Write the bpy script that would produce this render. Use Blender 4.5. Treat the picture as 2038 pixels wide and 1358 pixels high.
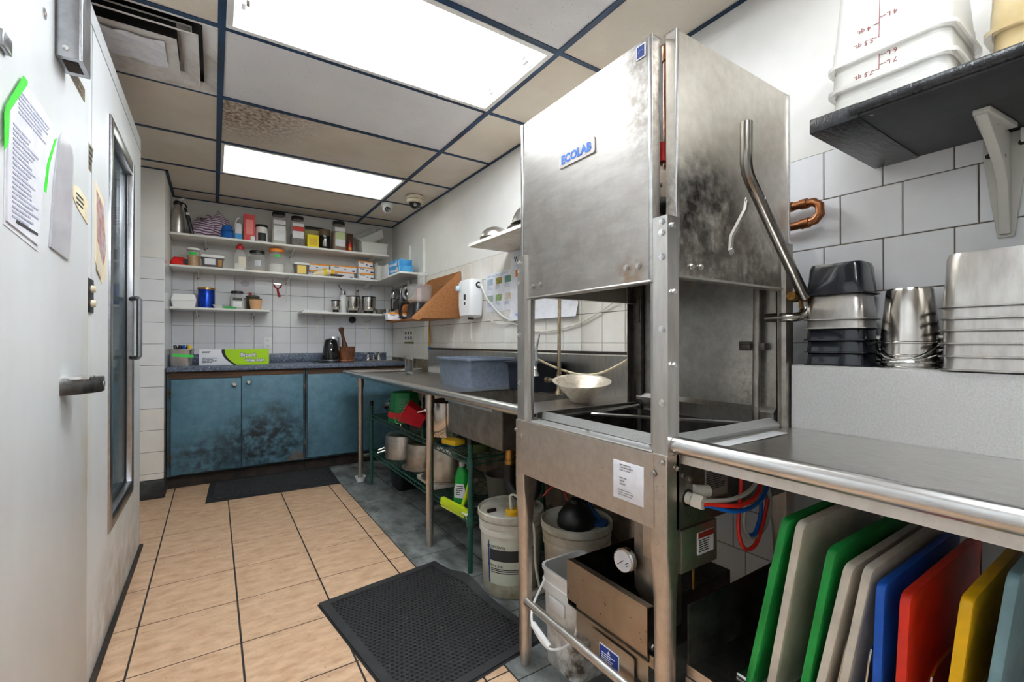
import bpy, bmesh, math, random
from mathutils import Vector, Matrix, Euler

for _o in list(bpy.data.objects):
    bpy.data.objects.remove(_o, do_unlink=True)
scene = bpy.context.scene
COL = scene.collection
random.seed(7)
PI = math.pi

# ------------------------------------------------------------------ camera
cam_data = bpy.data.cameras.new('camera')
cam_data.sensor_fit = 'HORIZONTAL'
cam_data.sensor_width = 36.0
cam_data.lens = 36.0 * 902.55 / 2038.0
cam_data.clip_start = 0.02
cam = bpy.data.objects.new('camera', cam_data)
COL.objects.link(cam)
cam.location = (0, 0, 1.12)
cam.rotation_euler = (PI / 2 + 0.0044, 0, -0.5818)
scene.camera = cam

# ------------------------------------------------------------------ world, exposure
world = bpy.data.worlds.new('world')
scene.world = world
world.use_nodes = True
world.node_tree.nodes['Background'].inputs[0].default_value = (0.8, 0.82, 0.85, 1)
world.node_tree.nodes['Background'].inputs[1].default_value = 0.35
scene.view_settings.view_transform = 'Standard'
scene.view_settings.look = 'None'
scene.view_settings.exposure = 0.95
scene.view_settings.gamma = 1.0
scene.view_settings.use_curve_mapping = False
TUBE_STRENGTH = 34.0      # the open four-foot fluorescent fixtures
LENS_STRENGTH = 1.7      # the fixture behind its prismatic lens

# ------------------------------------------------------------------ colours and materials
def S(r, g, b):
    def f(c):
        c /= 255.0
        return c / 12.92 if c <= 0.04045 else ((c + 0.055) / 1.055) ** 2.4
    return (f(r), f(g), f(b), 1.0)

MATS = {}
def mat(name, col, rough=0.5, metal=0.0, col2=None, vscale=6.0, vlo=0.35, vhi=0.65, stretch=(1, 1, 1), detail=4.0,
        bump=0.0, bscale=60.0, rvar=0.0, rscale=20.0, spots=None, trans=0.0, alpha=1.0, emit=None, estr=0.0,
        ior=1.45, coat=0.0, patch=None, spec=0.5):
    """Principled material; col2 = second colour mixed by stretched noise, spots = (colour, scale, threshold),
    patch = list of (colour, centre, radius, amount, noise scale): stains that keep to one place on the thing."""
    if name in MATS:
        return MATS[name]
    m = bpy.data.materials.new(name)
    m.use_nodes = True
    nt = m.node_tree
    N, L = nt.nodes, nt.links
    p = N['Principled BSDF']
    p.inputs['Base Color'].default_value = col
    p.inputs['Roughness'].default_value = rough
    p.inputs['Metallic'].default_value = metal
    p.inputs['IOR'].default_value = ior
    p.inputs['Transmission Weight'].default_value = trans
    p.inputs['Alpha'].default_value = alpha
    p.inputs['Coat Weight'].default_value = coat
    p.inputs['Specular IOR Level'].default_value = spec
    if emit is not None:
        p.inputs['Emission Color'].default_value = emit
        p.inputs['Emission Strength'].default_value = estr
    pos = N.new('ShaderNodeNewGeometry').outputs['Position']
    def noise(scale, det=4.0, st=(1, 1, 1), off=0.0):
        mp = N.new('ShaderNodeMapping')
        mp.inputs['Scale'].default_value = st
        mp.inputs['Location'].default_value = (off, off * 1.7, off * 0.3)
        L.new(pos, mp.inputs['Vector'])
        n = N.new('ShaderNodeTexNoise')
        n.inputs['Scale'].default_value = scale
        n.inputs['Detail'].default_value = det
        n.inputs['Roughness'].default_value = 0.62
        L.new(mp.outputs[0], n.inputs['Vector'])
        return n.outputs[0]
    def ramp(fac, lo, hi):
        r = N.new('ShaderNodeMapRange')
        r.inputs['From Min'].default_value = lo
        r.inputs['From Max'].default_value = hi
        L.new(fac, r.inputs['Value'])
        return r.outputs[0]
    def mix(fac, a, b):
        x = N.new('ShaderNodeMix')
        x.data_type = 'RGBA'
        L.new(fac, x.inputs[0])
        for s, v in ((6, a), (7, b)):
            if isinstance(v, tuple):
                x.inputs[s].default_value = v
            else:
                L.new(v, x.inputs[s])
        return x.outputs[2]
    cur = None
    if col2 is not None:
        cur = mix(ramp(noise(vscale, detail, stretch), vlo, vhi), col, col2)
    if spots is not None:
        sc, ss, th = spots
        f = ramp(noise(ss, 2.0, (1, 1, 1), 3.1), th, th + 0.05)
        cur = mix(f, cur if cur is not None else col, sc)
    for pc in (patch or []):
        c, cen, rad, amt, ns = pc[:5]
        st = pc[5] if len(pc) > 5 else (1, 1, 1)
        d = N.new('ShaderNodeVectorMath'); d.operation = 'DISTANCE'
        sm = N.new('ShaderNodeVectorMath'); sm.operation = 'MULTIPLY'
        sm.inputs[1].default_value = st
        L.new(pos, sm.inputs[0])
        L.new(sm.outputs[0], d.inputs[0])
        d.inputs[1].default_value = (cen[0] * st[0], cen[1] * st[1], cen[2] * st[2])
        fall = ramp(d.outputs['Value'], rad, rad * 0.35)
        nz = ramp(noise(ns, 6.0, (1, 1, 1), 5.0), 0.36, 0.62)
        mu = N.new('ShaderNodeMath'); mu.operation = 'MULTIPLY'
        L.new(fall, mu.inputs[0]); L.new(nz, mu.inputs[1])
        mu2 = N.new('ShaderNodeMath'); mu2.operation = 'MULTIPLY'
        L.new(mu.outputs[0], mu2.inputs[0]); mu2.inputs[1].default_value = amt
        cur = mix(mu2.outputs[0], cur if cur is not None else col, c)
    if cur is not None:
        L.new(cur, p.inputs['Base Color'])
    if rvar > 0 and metal < 0.5:
        r = N.new('ShaderNodeMapRange')
        r.inputs['From Min'].default_value = 0.3
        r.inputs['From Max'].default_value = 0.7
        r.inputs['To Min'].default_value = max(0.02, rough - rvar)
        r.inputs['To Max'].default_value = min(1.0, rough + rvar)
        L.new(noise(rscale, 5.0, stretch, 1.3), r.inputs['Value'])
        L.new(r.outputs[0], p.inputs['Roughness'])
    if bump > 0:
        b = N.new('ShaderNodeBump')
        b.inputs['Strength'].default_value = bump
        b.inputs['Distance'].default_value = 0.004
        L.new(noise(bscale, 5.0, stretch, 2.2), b.inputs['Height'])
        L.new(b.outputs[0], p.inputs['Normal'])
    MATS[name] = m
    return m

# setting
PLASTER = mat('white_plaster', S(236, 234, 231), 0.6, col2=S(226, 223, 218), vscale=2.0, bump=0.12, bscale=140)
TILEW = mat('white_glazed_tile', S(238, 238, 240), 0.16, col2=S(228, 228, 231), vscale=3.0, bump=0.05, bscale=6)
TILEO = mat('cream_glazed_tile', S(238, 234, 228), 0.2, col2=S(226, 219, 209), vscale=3.0, bump=0.05, bscale=6)
GROUTW = mat('tile_grout', S(150, 136, 116), 0.9, col2=S(96, 86, 74), vscale=9)
GROUTL = mat('light_tile_grout', S(150, 146, 142), 0.9, col2=S(112, 106, 100), vscale=9)
FTILE = mat('beige_floor_tile', S(212, 179, 148), 0.38, col2=S(180, 142, 110), vscale=15, stretch=(0.8, 1.7, 1), detail=12, vlo=0.36, vhi=0.68,
            bump=0.35, bscale=40, rvar=0.08, spots=(S(158, 120, 92), 60, 0.68))
FGROUT = mat('floor_grout', S(52, 48, 46), 0.85, col2=S(36, 34, 34), vscale=12)
SLATE = mat('grey_slate_tile', S(140, 146, 145), 0.36, col2=S(72, 74, 72), vscale=7, detail=12, stretch=(1.6, 0.9, 1), vlo=0.36, vhi=0.66, bump=0.2, bscale=40,
            rvar=0.1)
CTW = mat('pinhole_ceiling_tile', S(234, 232, 233), 0.85, col2=S(226, 224, 226), vscale=3, spots=(S(168, 163, 160), 130, 0.665), bump=0.3, bscale=130)
CTB = mat('aged_ceiling_tile', S(230, 221, 208), 0.85, col2=S(216, 204, 187), vscale=1.6, spots=(S(186, 172, 154), 150, 0.68), bump=0.2, bscale=120)
CTS = mat('stained_ceiling_tile', S(222, 212, 199), 0.85, col2=S(208, 196, 178), vscale=2, spots=(S(186, 172, 156), 150, 0.68),
          patch=[(S(112, 80, 50), (0.07, 2.80, 2.374), 0.52, 0.95, 42)])
GRID = mat('navy_ceiling_grid', S(30, 66, 104), 0.5, col2=S(24, 44, 66), vscale=4)
COOLER = mat('cooler_white_panel', S(233, 235, 237), 0.34, col2=S(223, 224, 224), vscale=2.2, stretch=(1, 1, 0.5), bump=0.16, bscale=16,
             patch=[(S(205, 188, 150), (-.33, 1.93, 0.85), 0.5, 0.5, 7, (1, 4, 1)), (S(150, 134, 116), (-.33, 2.6, 0.0), 0.42, 0.7, 10, (1, .45, 1))])
DARKBASE = mat('dark_cove_base', S(58, 60, 60), 0.5, col2=S(30, 30, 31), vscale=12, bump=0.3, bscale=40)
DIRTY = mat('grimy_black', S(30, 26, 23), 0.8, col2=S(58, 46, 38), vscale=10)

# metals
STEEL = mat('brushed_steel', S(205, 202, 198), 0.33, 1.0, col2=S(188, 184, 179), vscale=55, stretch=(1, 1, .25), rvar=0.04, rscale=30)
STEELW = mat('warm_brushed_steel', S(212, 202, 192), 0.4, 1.0, col2=S(200, 189, 178), vscale=40, rvar=0.04, rscale=40, spots=(S(140, 122, 106), 120, 0.72))
STEELT = mat('table_steel', S(200, 196, 191), 0.28, 1.0, col2=S(184, 179, 173), vscale=60, stretch=(1.5, 0.4, 1), spots=(S(160, 152, 143), 110, 0.73))
STEELR = mat('bright_rolled_edge_steel', S(226, 226, 226), 0.27, 1.0, col2=S(206, 205, 204), vscale=60, stretch=(1, 0.2, 1), rvar=0.05, rscale=50)
STEELD = mat('soiled_steel', S(168, 162, 155), 0.42, 1.0, col2=S(136, 130, 123), vscale=16, detail=7, rvar=0.05, rscale=30, spots=(S(206, 204, 200), 110, 0.73))
DARKST = mat('dark_steel', S(104, 100, 96), 0.45, 1.0, col2=S(70, 66, 62), vscale=14)
GALV = mat('galvanised_sheet', S(222, 222, 221), 0.42, 0.85, col2=S(210, 210, 209), vscale=220, vlo=0.4, vhi=0.6, spots=(S(186, 186, 185), 170, 0.70))
CHROME = mat('chrome', S(226, 226, 226), 0.1, 1.0)
ALU = mat('worn_aluminium', S(214, 210, 205), 0.36, 1.0, col2=S(192, 187, 180), vscale=20, stretch=(1, 1, 4), rvar=0.05)
ALUD = mat('scorched_aluminium', S(200, 192, 182), 0.38, 1.0, col2=S(140, 124, 108), vscale=9, detail=8, vlo=0.42, vhi=0.7, rvar=0.05)
POTST = mat('polished_pot_steel', S(216, 213, 209), 0.16, 1.0, col2=S(200, 196, 190), vscale=14, rvar=0.03)
COPPER = mat('aged_copper', S(160, 100, 64), 0.4, 1.0, col2=S(110, 76, 54), vscale=24, spots=(S(120, 140, 110), 60, 0.69))
BRASS = mat('tarnished_brass', S(190, 146, 76), 0.4, 1.0, col2=S(132, 96, 50), vscale=18)
GREYMET = mat('satin_grey_metal', S(176, 178, 182), 0.28, 1.0, col2=S(160, 162, 166), vscale=40, rvar=0.04)
PEWTER = mat('worn_pewter_handle', S(150, 150, 152), 0.32, 1.0, col2=S(96, 96, 98), vscale=30, rvar=0.06)

def plain(name, rgb, rough=0.45, **k):
    return mat(name, S(*rgb), rough, **k)
WHITEP = plain('white_paint', (240, 239, 236), 0.45, col2=S(228, 225, 219), vscale=6)
WHITEPL = plain('white_plastic', (240, 240, 240), 0.35)
LENS = mat('prismatic_lens', S(240, 242, 236), 0.25, emit=(0.93, 1.0, 0.9, 1), estr=LENS_STRENGTH, bump=0.2, bscale=140)
TUBE = mat('fluorescent_tube', S(255, 255, 255), 0.4, emit=(0.90, 0.96, 1.0, 1), estr=TUBE_STRENGTH)
REFL = plain('white_enamel_reflector', (246, 246, 246), 0.3)
BLACK = plain('black_plastic', (24, 24, 26), 0.35)
BLACKG = plain('glossy_black', (14, 14, 16), 0.08, coat=0.5)
RUBBER = mat('black_rubber', S(44, 44, 46), 0.55, col2=S(32, 32, 34), vscale=20, bump=0.2, bscale=90)
RUBBERH = mat('black_rubber_field', S(30, 30, 31), 0.6, spots=(S(150, 138, 122), 70, 0.71), bump=0.2, bscale=90)
PAPER = plain('white_paper', (240, 240, 244), 0.6, col2=S(226, 226, 234), vscale=18)
INK = plain('dark_print', (52, 52, 58), 0.6)
INKB = plain('blue_print', (30, 62, 140), 0.5)
CREAMP = plain('cream_plastic', (226, 214, 190), 0.4)
GLASS = mat('clear_glass', (1, 1, 1, 1), 0.02, trans=1.0, ior=1.45)
CLEARPL = mat('clear_plastic', S(222, 220, 218), 0.1, alpha=0.2, ior=1.4, spec=0.7)
CLEARW = mat('milky_plastic', S(240, 238, 232), 0.3, alpha=0.62)
# ------------------------------------------------------------------ geometry helpers
class MB:
    """Collects shapes into one mesh."""
    def __init__(self):
        self.v = []; self.f = []; self.m = Matrix.Identity(4)
    def at(self, loc=(0, 0, 0), rot=(0, 0, 0), sc=1.0):
        self.m = Matrix.Translation(loc) @ Euler(rot).to_matrix().to_4x4() @ Matrix.Scale(sc, 4)
        return self
    def add(self, vs, fs):
        o = len(self.v)
        self.v += [self.m @ Vector(p) for p in vs]
        self.f += [tuple(i + o for i in f) for f in fs]
        return self
    def box(self, x0, y0, z0, x1, y1, z1):
        if x0 > x1: x0, x1 = x1, x0
        if y0 > y1: y0, y1 = y1, y0
        if z0 > z1: z0, z1 = z1, z0
        v = [(x0, y0, z0), (x1, y0, z0), (x1, y1, z0), (x0, y1, z0), (x0, y0, z1), (x1, y0, z1), (x1, y1, z1), (x0, y1, z1)]
        return self.add(v, [(0, 3, 2, 1), (4, 5, 6, 7), (0, 1, 5, 4), (1, 2, 6, 5), (2, 3, 7, 6), (3, 0, 4, 7)])
    def loft(self, loops, cap0=True, cap1=True, closed=True):
        n = len(loops[0]); vs = []; fs = []
        for lp in loops: vs += lp
        for k in range(len(loops) - 1):
            for i in range(n if closed else n - 1):
                j = (i + 1) % n
                fs.append((k * n + i, k * n + j, (k + 1) * n + j, (k + 1) * n + i))
        if cap0: fs.append(tuple(reversed(range(n))))
        if cap1: fs.append(tuple(range((len(loops) - 1) * n, len(loops) * n)))
        return self.add(vs, fs)
    def cyl(self, p0, p1, r0, r1=None, n=16, caps=True):
        r1 = r0 if r1 is None else r1
        p0, p1 = Vector(p0), Vector(p1)
        d = (p1 - p0).normalized()
        a = d.orthogonal().normalized(); b = d.cross(a)
        L0 = [p0 + (a * math.cos(2 * PI * i / n) + b * math.sin(2 * PI * i / n)) * r0 for i in range(n)]
        L1 = [p1 + (a * math.cos(2 * PI * i / n) + b * math.sin(2 * PI * i / n)) * r1 for i in range(n)]
        return self.loft([L0, L1], caps, caps)
    def lathe(self, prof, n=32, c=(0, 0, 0), cap0=True, cap1=True):
        loops = []
        for r, z in prof:
            r = max(r, 1e-4)
            loops.append([(c[0] + r * math.cos(2 * PI * i / n), c[1] + r * math.sin(2 * PI * i / n), c[2] + z) for i in range(n)])
        return self.loft(loops, cap0, cap1)
    def tube(self, pts, r, n=8, smooth=0, caps=True, closed=False):
        P = [Vector(p) for p in pts]
        if smooth: P = spline(P, smooth)
        loops = []; prev = None
        for i, p in enumerate(P):
            t = (P[min(i + 1, len(P) - 1)] - P[max(i - 1, 0)])
            t = t.normalized() if t.length > 1e-9 else Vector((0, 0, 1))
            if prev is None: a = t.orthogonal().normalized()
            else:
                a = prev - t * prev.dot(t)
                a = a.normalized() if a.length > 1e-6 else t.orthogonal().normalized()
            prev = a; b = t.cross(a)
            rr = r[i] if isinstance(r, (list, tuple)) and i < len(r) else (r if not isinstance(r, (list, tuple)) else r[-1])
            loops.append([p + (a * math.cos(2 * PI * k / n) + b * math.sin(2 * PI * k / n)) * rr for k in range(n)])
        return self.loft(loops, caps, caps)
    def prism(self, poly, axis, lo, hi):
        """poly = 2-D outline in the two other axes (in XYZ order), extruded along axis from lo to hi."""
        def p(a, b, h):
            return {'X': (h, a, b), 'Y': (a, h, b), 'Z': (a, b, h)}[axis]
        n = len(poly)
        vs = [p(a, b, lo) for a, b in poly] + [p(a, b, hi) for a, b in poly]
        fs = [tuple(reversed(range(n))), tuple(range(n, 2 * n))] + [(i, (i + 1) % n, n + (i + 1) % n, n + i) for i in range(n)]
        return self.add(vs, fs)
    def sheet(self, path, axis, lo, hi, th=0.002):
        """A bent sheet of metal: 2-D path given thickness and extruded along axis."""
        up = []; dn = []
        P = [Vector(q) for q in path]
        for i, q in enumerate(P):
            d0 = (q - P[i - 1]).normalized() if i > 0 else None
            d1 = (P[i + 1] - q).normalized() if i < len(P) - 1 else None
            if d0 is None: d0 = d1
            if d1 is None: d1 = d0
            nn = Vector((-(d0.y + d1.y), d0.x + d1.x))
            nn = nn.normalized() if nn.length > 1e-6 else Vector((-d0.y, d0.x))
            c = max(0.35, nn.dot(Vector((-d0.y, d0.x))))
            up.append(q + nn * (th / 2 / c)); dn.append(q - nn * (th / 2 / c))
        n = len(P)
        def p(v, h): return {'X': (h, v.x, v.y), 'Y': (v.x, h, v.y), 'Z': (v.x, v.y, h)}[axis]
        vs = [p(v, lo) for v in up + dn] + [p(v, hi) for v in up + dn]
        m = 2 * n; fs = []
        for i in range(n - 1):
            fs += [(i, i + 1, m + i + 1, m + i), (n + i + 1, n + i, m + n + i, m + n + i + 1),
                   (i + 1, i, n + i, n + i + 1), (m + i, m + i + 1, m + n + i + 1, m + n + i)]
        fs += [(0, m, m + n, n), (n - 1, 2 * n - 1, m + 2 * n - 1, m + n - 1)]
        return self.add(vs, fs)

def spline(P, k):
    out = []
    for i in range(len(P) - 1):
        p0 = P[i - 1] if i > 0 else P[i] * 2 - P[i + 1]
        p3 = P[i + 2] if i + 2 < len(P) else P[i + 1] * 2 - P[i]
        p1, p2 = P[i], P[i + 1]
        for j in range(k):
            t = j / k
            out.append(0.5 * ((2 * p1) + (p2 - p0) * t + (2 * p0 - 5 * p1 + 4 * p2 - p3) * t * t + (3 * p1 - p0 - 3 * p2 + p3) * t ** 3))
    out.append(P[-1])
    return out

def rrect(w, d, r, z, cx=0.0, cy=0.0, k=4):
    """Rounded rectangle loop, k points a corner."""
    out = []
    for sx, sy, a0 in ((1, 1, 0), (-1, 1, PI / 2), (-1, -1, PI), (1, -1, 1.5 * PI)):
        for i in range(k + 1):
            a = a0 + PI / 2 * i / k
            out.append((cx + sx * (w / 2 - r) + r * math.cos(a), cy + sy * (d / 2 - r) + r * math.sin(a), z))
    return out

def mesh_of(name, mb, m, bevel=0.0, smooth=35.0, fix=True, seg=2):
    me = bpy.data.meshes.new(name)
    me.from_pydata([tuple(v) for v in mb.v], [], mb.f)
    if fix or bevel:
        bm = bmesh.new(); bm.from_mesh(me)
        if fix: bmesh.ops.recalc_face_normals(bm, faces=bm.faces)
        if bevel:
            es = [e for e in bm.edges if len(e.link_faces) == 2 and e.calc_face_angle(0) > math.radians(40)]
            bmesh.ops.bevel(bm, geom=es, offset=bevel, segments=seg, affect='EDGES', profile=0.5, clamp_overlap=True)
        bm.to_mesh(me); bm.free()
    if smooth:
        for p in me.polygons: p.use_smooth = True
        me.set_sharp_from_angle(angle=math.radians(smooth))
    me.materials.append(m)
    return me

WLOC = {}
def world_of(o):
    return WLOC.get(o.name, Matrix.Identity(4))

def link(name, data, parent=None, mtx=None):
    o = bpy.data.objects.new(name, data)
    COL.objects.link(o)
    mtx = mtx or Matrix.Identity(4)
    o.matrix_basis = mtx
    if parent is not None:
        o.parent = parent
        WLOC[o.name] = world_of(parent) @ mtx
    else:
        WLOC[o.name] = mtx.copy()
    return o

def thing(name, label, cat, loc=(0, 0, 0), rz=0.0, group=None, rot=None):
    mtx = Matrix.Translation(loc) @ (Euler(rot) if rot else Euler((0, 0, rz))).to_matrix().to_4x4()
    o = link(name, None, None, mtx)
    o.empty_display_size = 0.05
    tag(o, label, cat, group)
    return o

def tag(o, label, cat, group=None):
    o['label'] = label; o['category'] = cat
    if group: o['group'] = group
    return o

def part(name, mb, m, parent, local=False, **k):
    """Mesh child; shapes are given in world coordinates unless local."""
    if not local and parent is not None:
        inv = world_of(parent).inverted()
        mb.v = [inv @ Vector(v) for v in mb.v]
    return link(name, mesh_of(name, mb, m, **k), parent)

def solo(name, label, cat, mb, m, group=None, **k):
    """A thing that is one mesh; origin moved to the middle of its base."""
    xs = [v[0] for v in mb.v]; ys = [v[1] for v in mb.v]; zs = [v[2] for v in mb.v]
    c = Vector(((min(xs) + max(xs)) / 2, (min(ys) + max(ys)) / 2, min(zs)))
    mb.v = [Vector(v) - c for v in mb.v]
    o = link(name, mesh_of(name, mb, m, **k), None, Matrix.Translation(c))
    return tag(o, label, cat, group)

def struct(name, mb, m, parent=None, label=None, **k):
    o = link(name, mesh_of(name, mb, m, **k), parent)
    if parent is None: o['kind'] = 'structure'
    if label: o['label'] = label
    return o

def dup(root, loc, rz=None, label=None, rot=None):
    mtx = Matrix.Translation(loc) @ (Euler(rot) if rot else Euler((0, 0, rz if rz is not None else 0))).to_matrix().to_4x4()
    r = root.copy(); COL.objects.link(r); r.matrix_basis = mtx; WLOC[r.name] = mtx.copy()
    if label: r['label'] = label
    def kids(a, b):
        for ch in list(a.children):
            c = ch.copy(); COL.objects.link(c); c.parent = b
            WLOC[c.name] = world_of(b) @ c.matrix_basis
            kids(ch, c)
    kids(root, r)
    return r

def print_lines(mb, org, u, v, w, rows, lh, frac=(0.6, 1.0), wr=0.0):
    """Rows of unreadable small print as thin raised bars; u = reading direction, v = down."""
    u, v, org = Vector(u), Vector(v), Vector(org)
    n = u.cross(v) * -1
    for k in range(rows):
        a = 0.0
        end = w * random.uniform(*frac)
        while a < end:
            b = min(end, a + random.uniform(0.1, 0.3) * w)
            p = org + v * (lh * k)
            q = [p + u * a, p + u * b, p + u * b + v * lh * 0.42, p + u * a + v * lh * 0.42]
            top = [x + n * 0.0006 for x in q]
            mb.loft([q, top])
            a = b + 0.03 * w
    return mb

def bolts(name, pts, d, r, m, parent, h=0.006, n=6):
    """Hexagon bolt heads with washers, every one a part of its own."""
    d = Vector(d)
    for q in pts:
        mb = MB(); q = Vector(q)
        mb.cyl(q, q + d * (h * 0.3), r * 1.35, n=12)
        mb.cyl(q + d * (h * 0.3), q + d * h, r, n=n)
        part(name, mb, m, parent, smooth=30)

_text_cache = {}
def lettering(text, size, m, parent, loc, face, up=(0, 0, 1), bold=0.0, name='lettering', flip=False, extrude=0.0003, lean=0.0):
    """Flat print lying on a face with outward normal `face`; loc = centre, in world coordinates."""
    key = (text, round(size, 5), m.name, round(bold, 5))
    if key not in _text_cache:
        cu = bpy.data.curves.new(name, 'FONT')
        cu.body = text; cu.size = size; cu.align_x = 'CENTER'; cu.align_y = 'CENTER'
        cu.extrude = extrude; cu.offset = bold; cu.resolution_u = 2; cu.shear = lean
        tmp = bpy.data.objects.new('tmp_text', cu)
        me = bpy.data.meshes.new_from_object(tmp)
        bpy.data.objects.remove(tmp); bpy.data.curves.remove(cu)
        me.name = name; me.materials.clear(); me.materials.append(m)
        _text_cache[key] = me
    z = Vector(face).normalized(); y = Vector(up); y = (y - z * y.dot(z)).normalized()
    if flip: y = -y
    x = y.cross(z)
    mtx = Matrix((x, y, z)).transposed().to_4x4(); mtx.translation = Vector(loc) + z * 0.0004
    return link(name, _text_cache[key], parent, world_of(parent).inverted() @ mtx)
# ------------------------------------------------------------------ the setting
CEIL = 2.374
XW, YB = 1.625, 4.84           # tiled wall beside the tables, wall behind the counter
GX = [-1.1964, -0.5864, 0.0236, 1.2436, XW]
GY = [2.1327 + 0.61 * k for k in range(-6, 5)] + [YB]

def piece_mesh(name, w, d, h, m, bev=0.0012):
    mb = MB(); mb.box(-w / 2, -d / 2, -h, w / 2, d / 2, 0)
    return mesh_of(name, mb, m, bevel=bev, seg=1, smooth=0)
_pm = {}
def piece(name, parent, size, m, loc, rot=(0, 0, 0), bev=0.0012):
    key = (name, tuple(round(s, 4) for s in size), m.name)
    if key not in _pm: _pm[key] = piece_mesh(name, *size, m, bev)
    return link(name, _pm[key], parent, Matrix.Translation(loc) @ Euler(rot).to_matrix().to_4x4())

# floor: a bed of dark grout, beige tiles in the aisle, slate tiles under the tables
mb = MB(); mb.box(-1.5, -1.75, -0.08, XW + 0.12, YB + 0.1, -0.0018)
floor = struct('floor', mb, FGROUT, smooth=0)
P = 0.3347
fx = [-0.5804, -0.2457, 0.089, 0.4237, 0.7584, 0.848]
for k in range(-13, 5):
    y0 = 2.9785 + P * k; y1 = min(y0 + P, 4.42)
    if y1 - y0 < 0.02: continue
    for i in range(5):
        x0, x1 = fx[i], fx[i + 1]
        if i == 0 and y1 < 3.3: x0 = -0.335
        jog = 0.0
        w, d = x1 - x0 - 0.0066, y1 - y0 - 0.006
        piece('tile', floor, (w, d, 0.006), FTILE, ((x0 + x1) / 2, (y0 + y1) / 2 + jog, random.uniform(-.0004, 0)))
sx = [0.848, 1.158, 1.4927, XW]
for k in range(-14, 6):
    y0 = 2.925 + P * k; y1 = min(y0 + P, YB)
    if y1 - y0 < 0.02: continue
    for i in range(3):
        piece('slate_tile', floor, (sx[i + 1] - sx[i] - 0.005, y1 - y0 - 0.0045, 0.006), SLATE,
              ((sx[i] + sx[i + 1]) / 2, (y0 + y1) / 2, random.uniform(-.0004, 0)))

# wall beside the tables
mb = MB(); mb.box(XW + 0.0045, -1.7, 0, XW + 0.12, YB + 0.1, 2.5)
wall_right = struct('wall_right', mb, GROUTW, smooth=0)
mb = MB(); mb.box(XW - 0.001, -1.7, 1.7288, XW + 0.0045, YB, 2.5)
part('plaster', mb, PLASTER, wall_right, smooth=0)
TP = 0.1525
rows = [1.73 - TP * k for k in range(0, 12)]
for r in range(len(rows) - 1):
    z1 = rows[r]; z0 = max(rows[r + 1], 0.0); zc = (z0 + z1) / 2
    off = 0.005 if r % 2 else 0.0505
    ys = [off + TP * k for k in range(-3, 9)]
    ys = [y for y in ys if y < 1.32] + [1.345 + TP * k for k in range(0, 24) if 1.345 + TP * k < YB - .03] + [YB]
    for ya, yb in zip(ys[:-1], ys[1:]):
        mid = (ya + yb) / 2
        vis = zc > 1.0 or (zc > 0.25 and mid < 1.1)
        if 0.82 < mid < 1.22 and 0.8 < zc < 1.5: vis = False
        if vis and yb - ya > 0.015:
            piece('tile', wall_right, (z1 - z0 - 0.003, yb - ya - 0.003, 0.007), TILEW if mid < 1.35 else TILEO,
                  (XW + random.uniform(-.0004, 0.0004), mid, zc), (0, -PI / 2, 0), bev=0.0015)

# wall behind the counter
mb = MB(); mb.box(-0.9, YB + 0.0045, 0, XW + 0.12, YB + 0.1, 2.5)
wall_back = struct('wall_back', mb, GROUTL, smooth=0)
mb = MB(); mb.box(-0.30, YB - 0.001, 1.7288, XW, YB + 0.0045, 2.5)
part('plaster', mb, PLASTER, wall_back, smooth=0)
for r in range(6):
    z1 = rows[r]; z0 = rows[r + 1]
    x = -0.2995
    xs = [-0.2995, -0.146] + [-0.146 + 0.1531 * k for k in range(1, 12)] + [XW]
    for i in range(len(xs) - 1):
        if xs[i + 1] - xs[i] < 0.02: continue
        piece('tile', wall_back, (xs[i + 1] - xs[i] - 0.003, z1 - z0 - 0.003, 0.007), TILEW,
              ((xs[i] + xs[i + 1]) / 2, YB + random.uniform(-.0004, 0.0004), (z0 + z1) / 2), (PI / 2, 0, 0), bev=0.0015)

# the tiled column standing between the cooler and the shelves
mb = MB(); mb.box(-0.9, 4.145, 0, -0.3035, YB + 0.1, 2.5)
column = struct('column', mb, GROUTL, smooth=0)
mb = MB(); mb.box(-0.9, 4.139, 1.735, -0.299, YB, 2.5)
part('plaster', mb, PLASTER, column, smooth=0)
mb = MB(); mb.box(-0.3035, 4.146, 0.93, -0.2995, YB, 1.733)
part('plaster', mb, TILEW, column, smooth=0)
zz = [1.735 - 0.1555 * k for k in range(0, 11)] + [0.135]
for a, b in zip(zz[:-1], zz[1:]):
    if a - b < 0.02: continue
    piece('tile', column, (0.152, a - b - 0.0028, 0.007), TILEW if a > 0.75 else TILEO, (-0.3765, 4.140, (a + b) / 2), (PI / 2, 0, 0), bev=0.0015)
    piece('tile', column, (0.3, a - b - 0.0028, 0.007), TILEW if a > 0.75 else TILEO, (-0.605, 4.140, (a + b) / 2), (PI / 2, 0, 0), bev=0.0015)
mb = MB(); mb.box(-0.9, 4.128, 0, -0.293, YB, 0.133)
part('cove_base', mb, DARKBASE, column, bevel=0.006)
mb = MB(); mb.box(-1.35, 3.2, 0, -1.2, 4.2, 2.5); mb.box(-1.35, 4.14, 0, -0.85, 4.3, 2.5)
struct('wall_passage', mb, PLASTER, smooth=0)
mb = MB(); mb.box(-1.35, -1.8, 0, XW + 0.12, -1.65, 2.5)
struct('wall_front', mb, PLASTER, smooth=0)
mb = MB(); mb.box(-1.35, -1.8, 2.2, -1.2, 3.3, 2.5)
struct('wall_above_cooler', mb, PLASTER, smooth=0)

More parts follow.
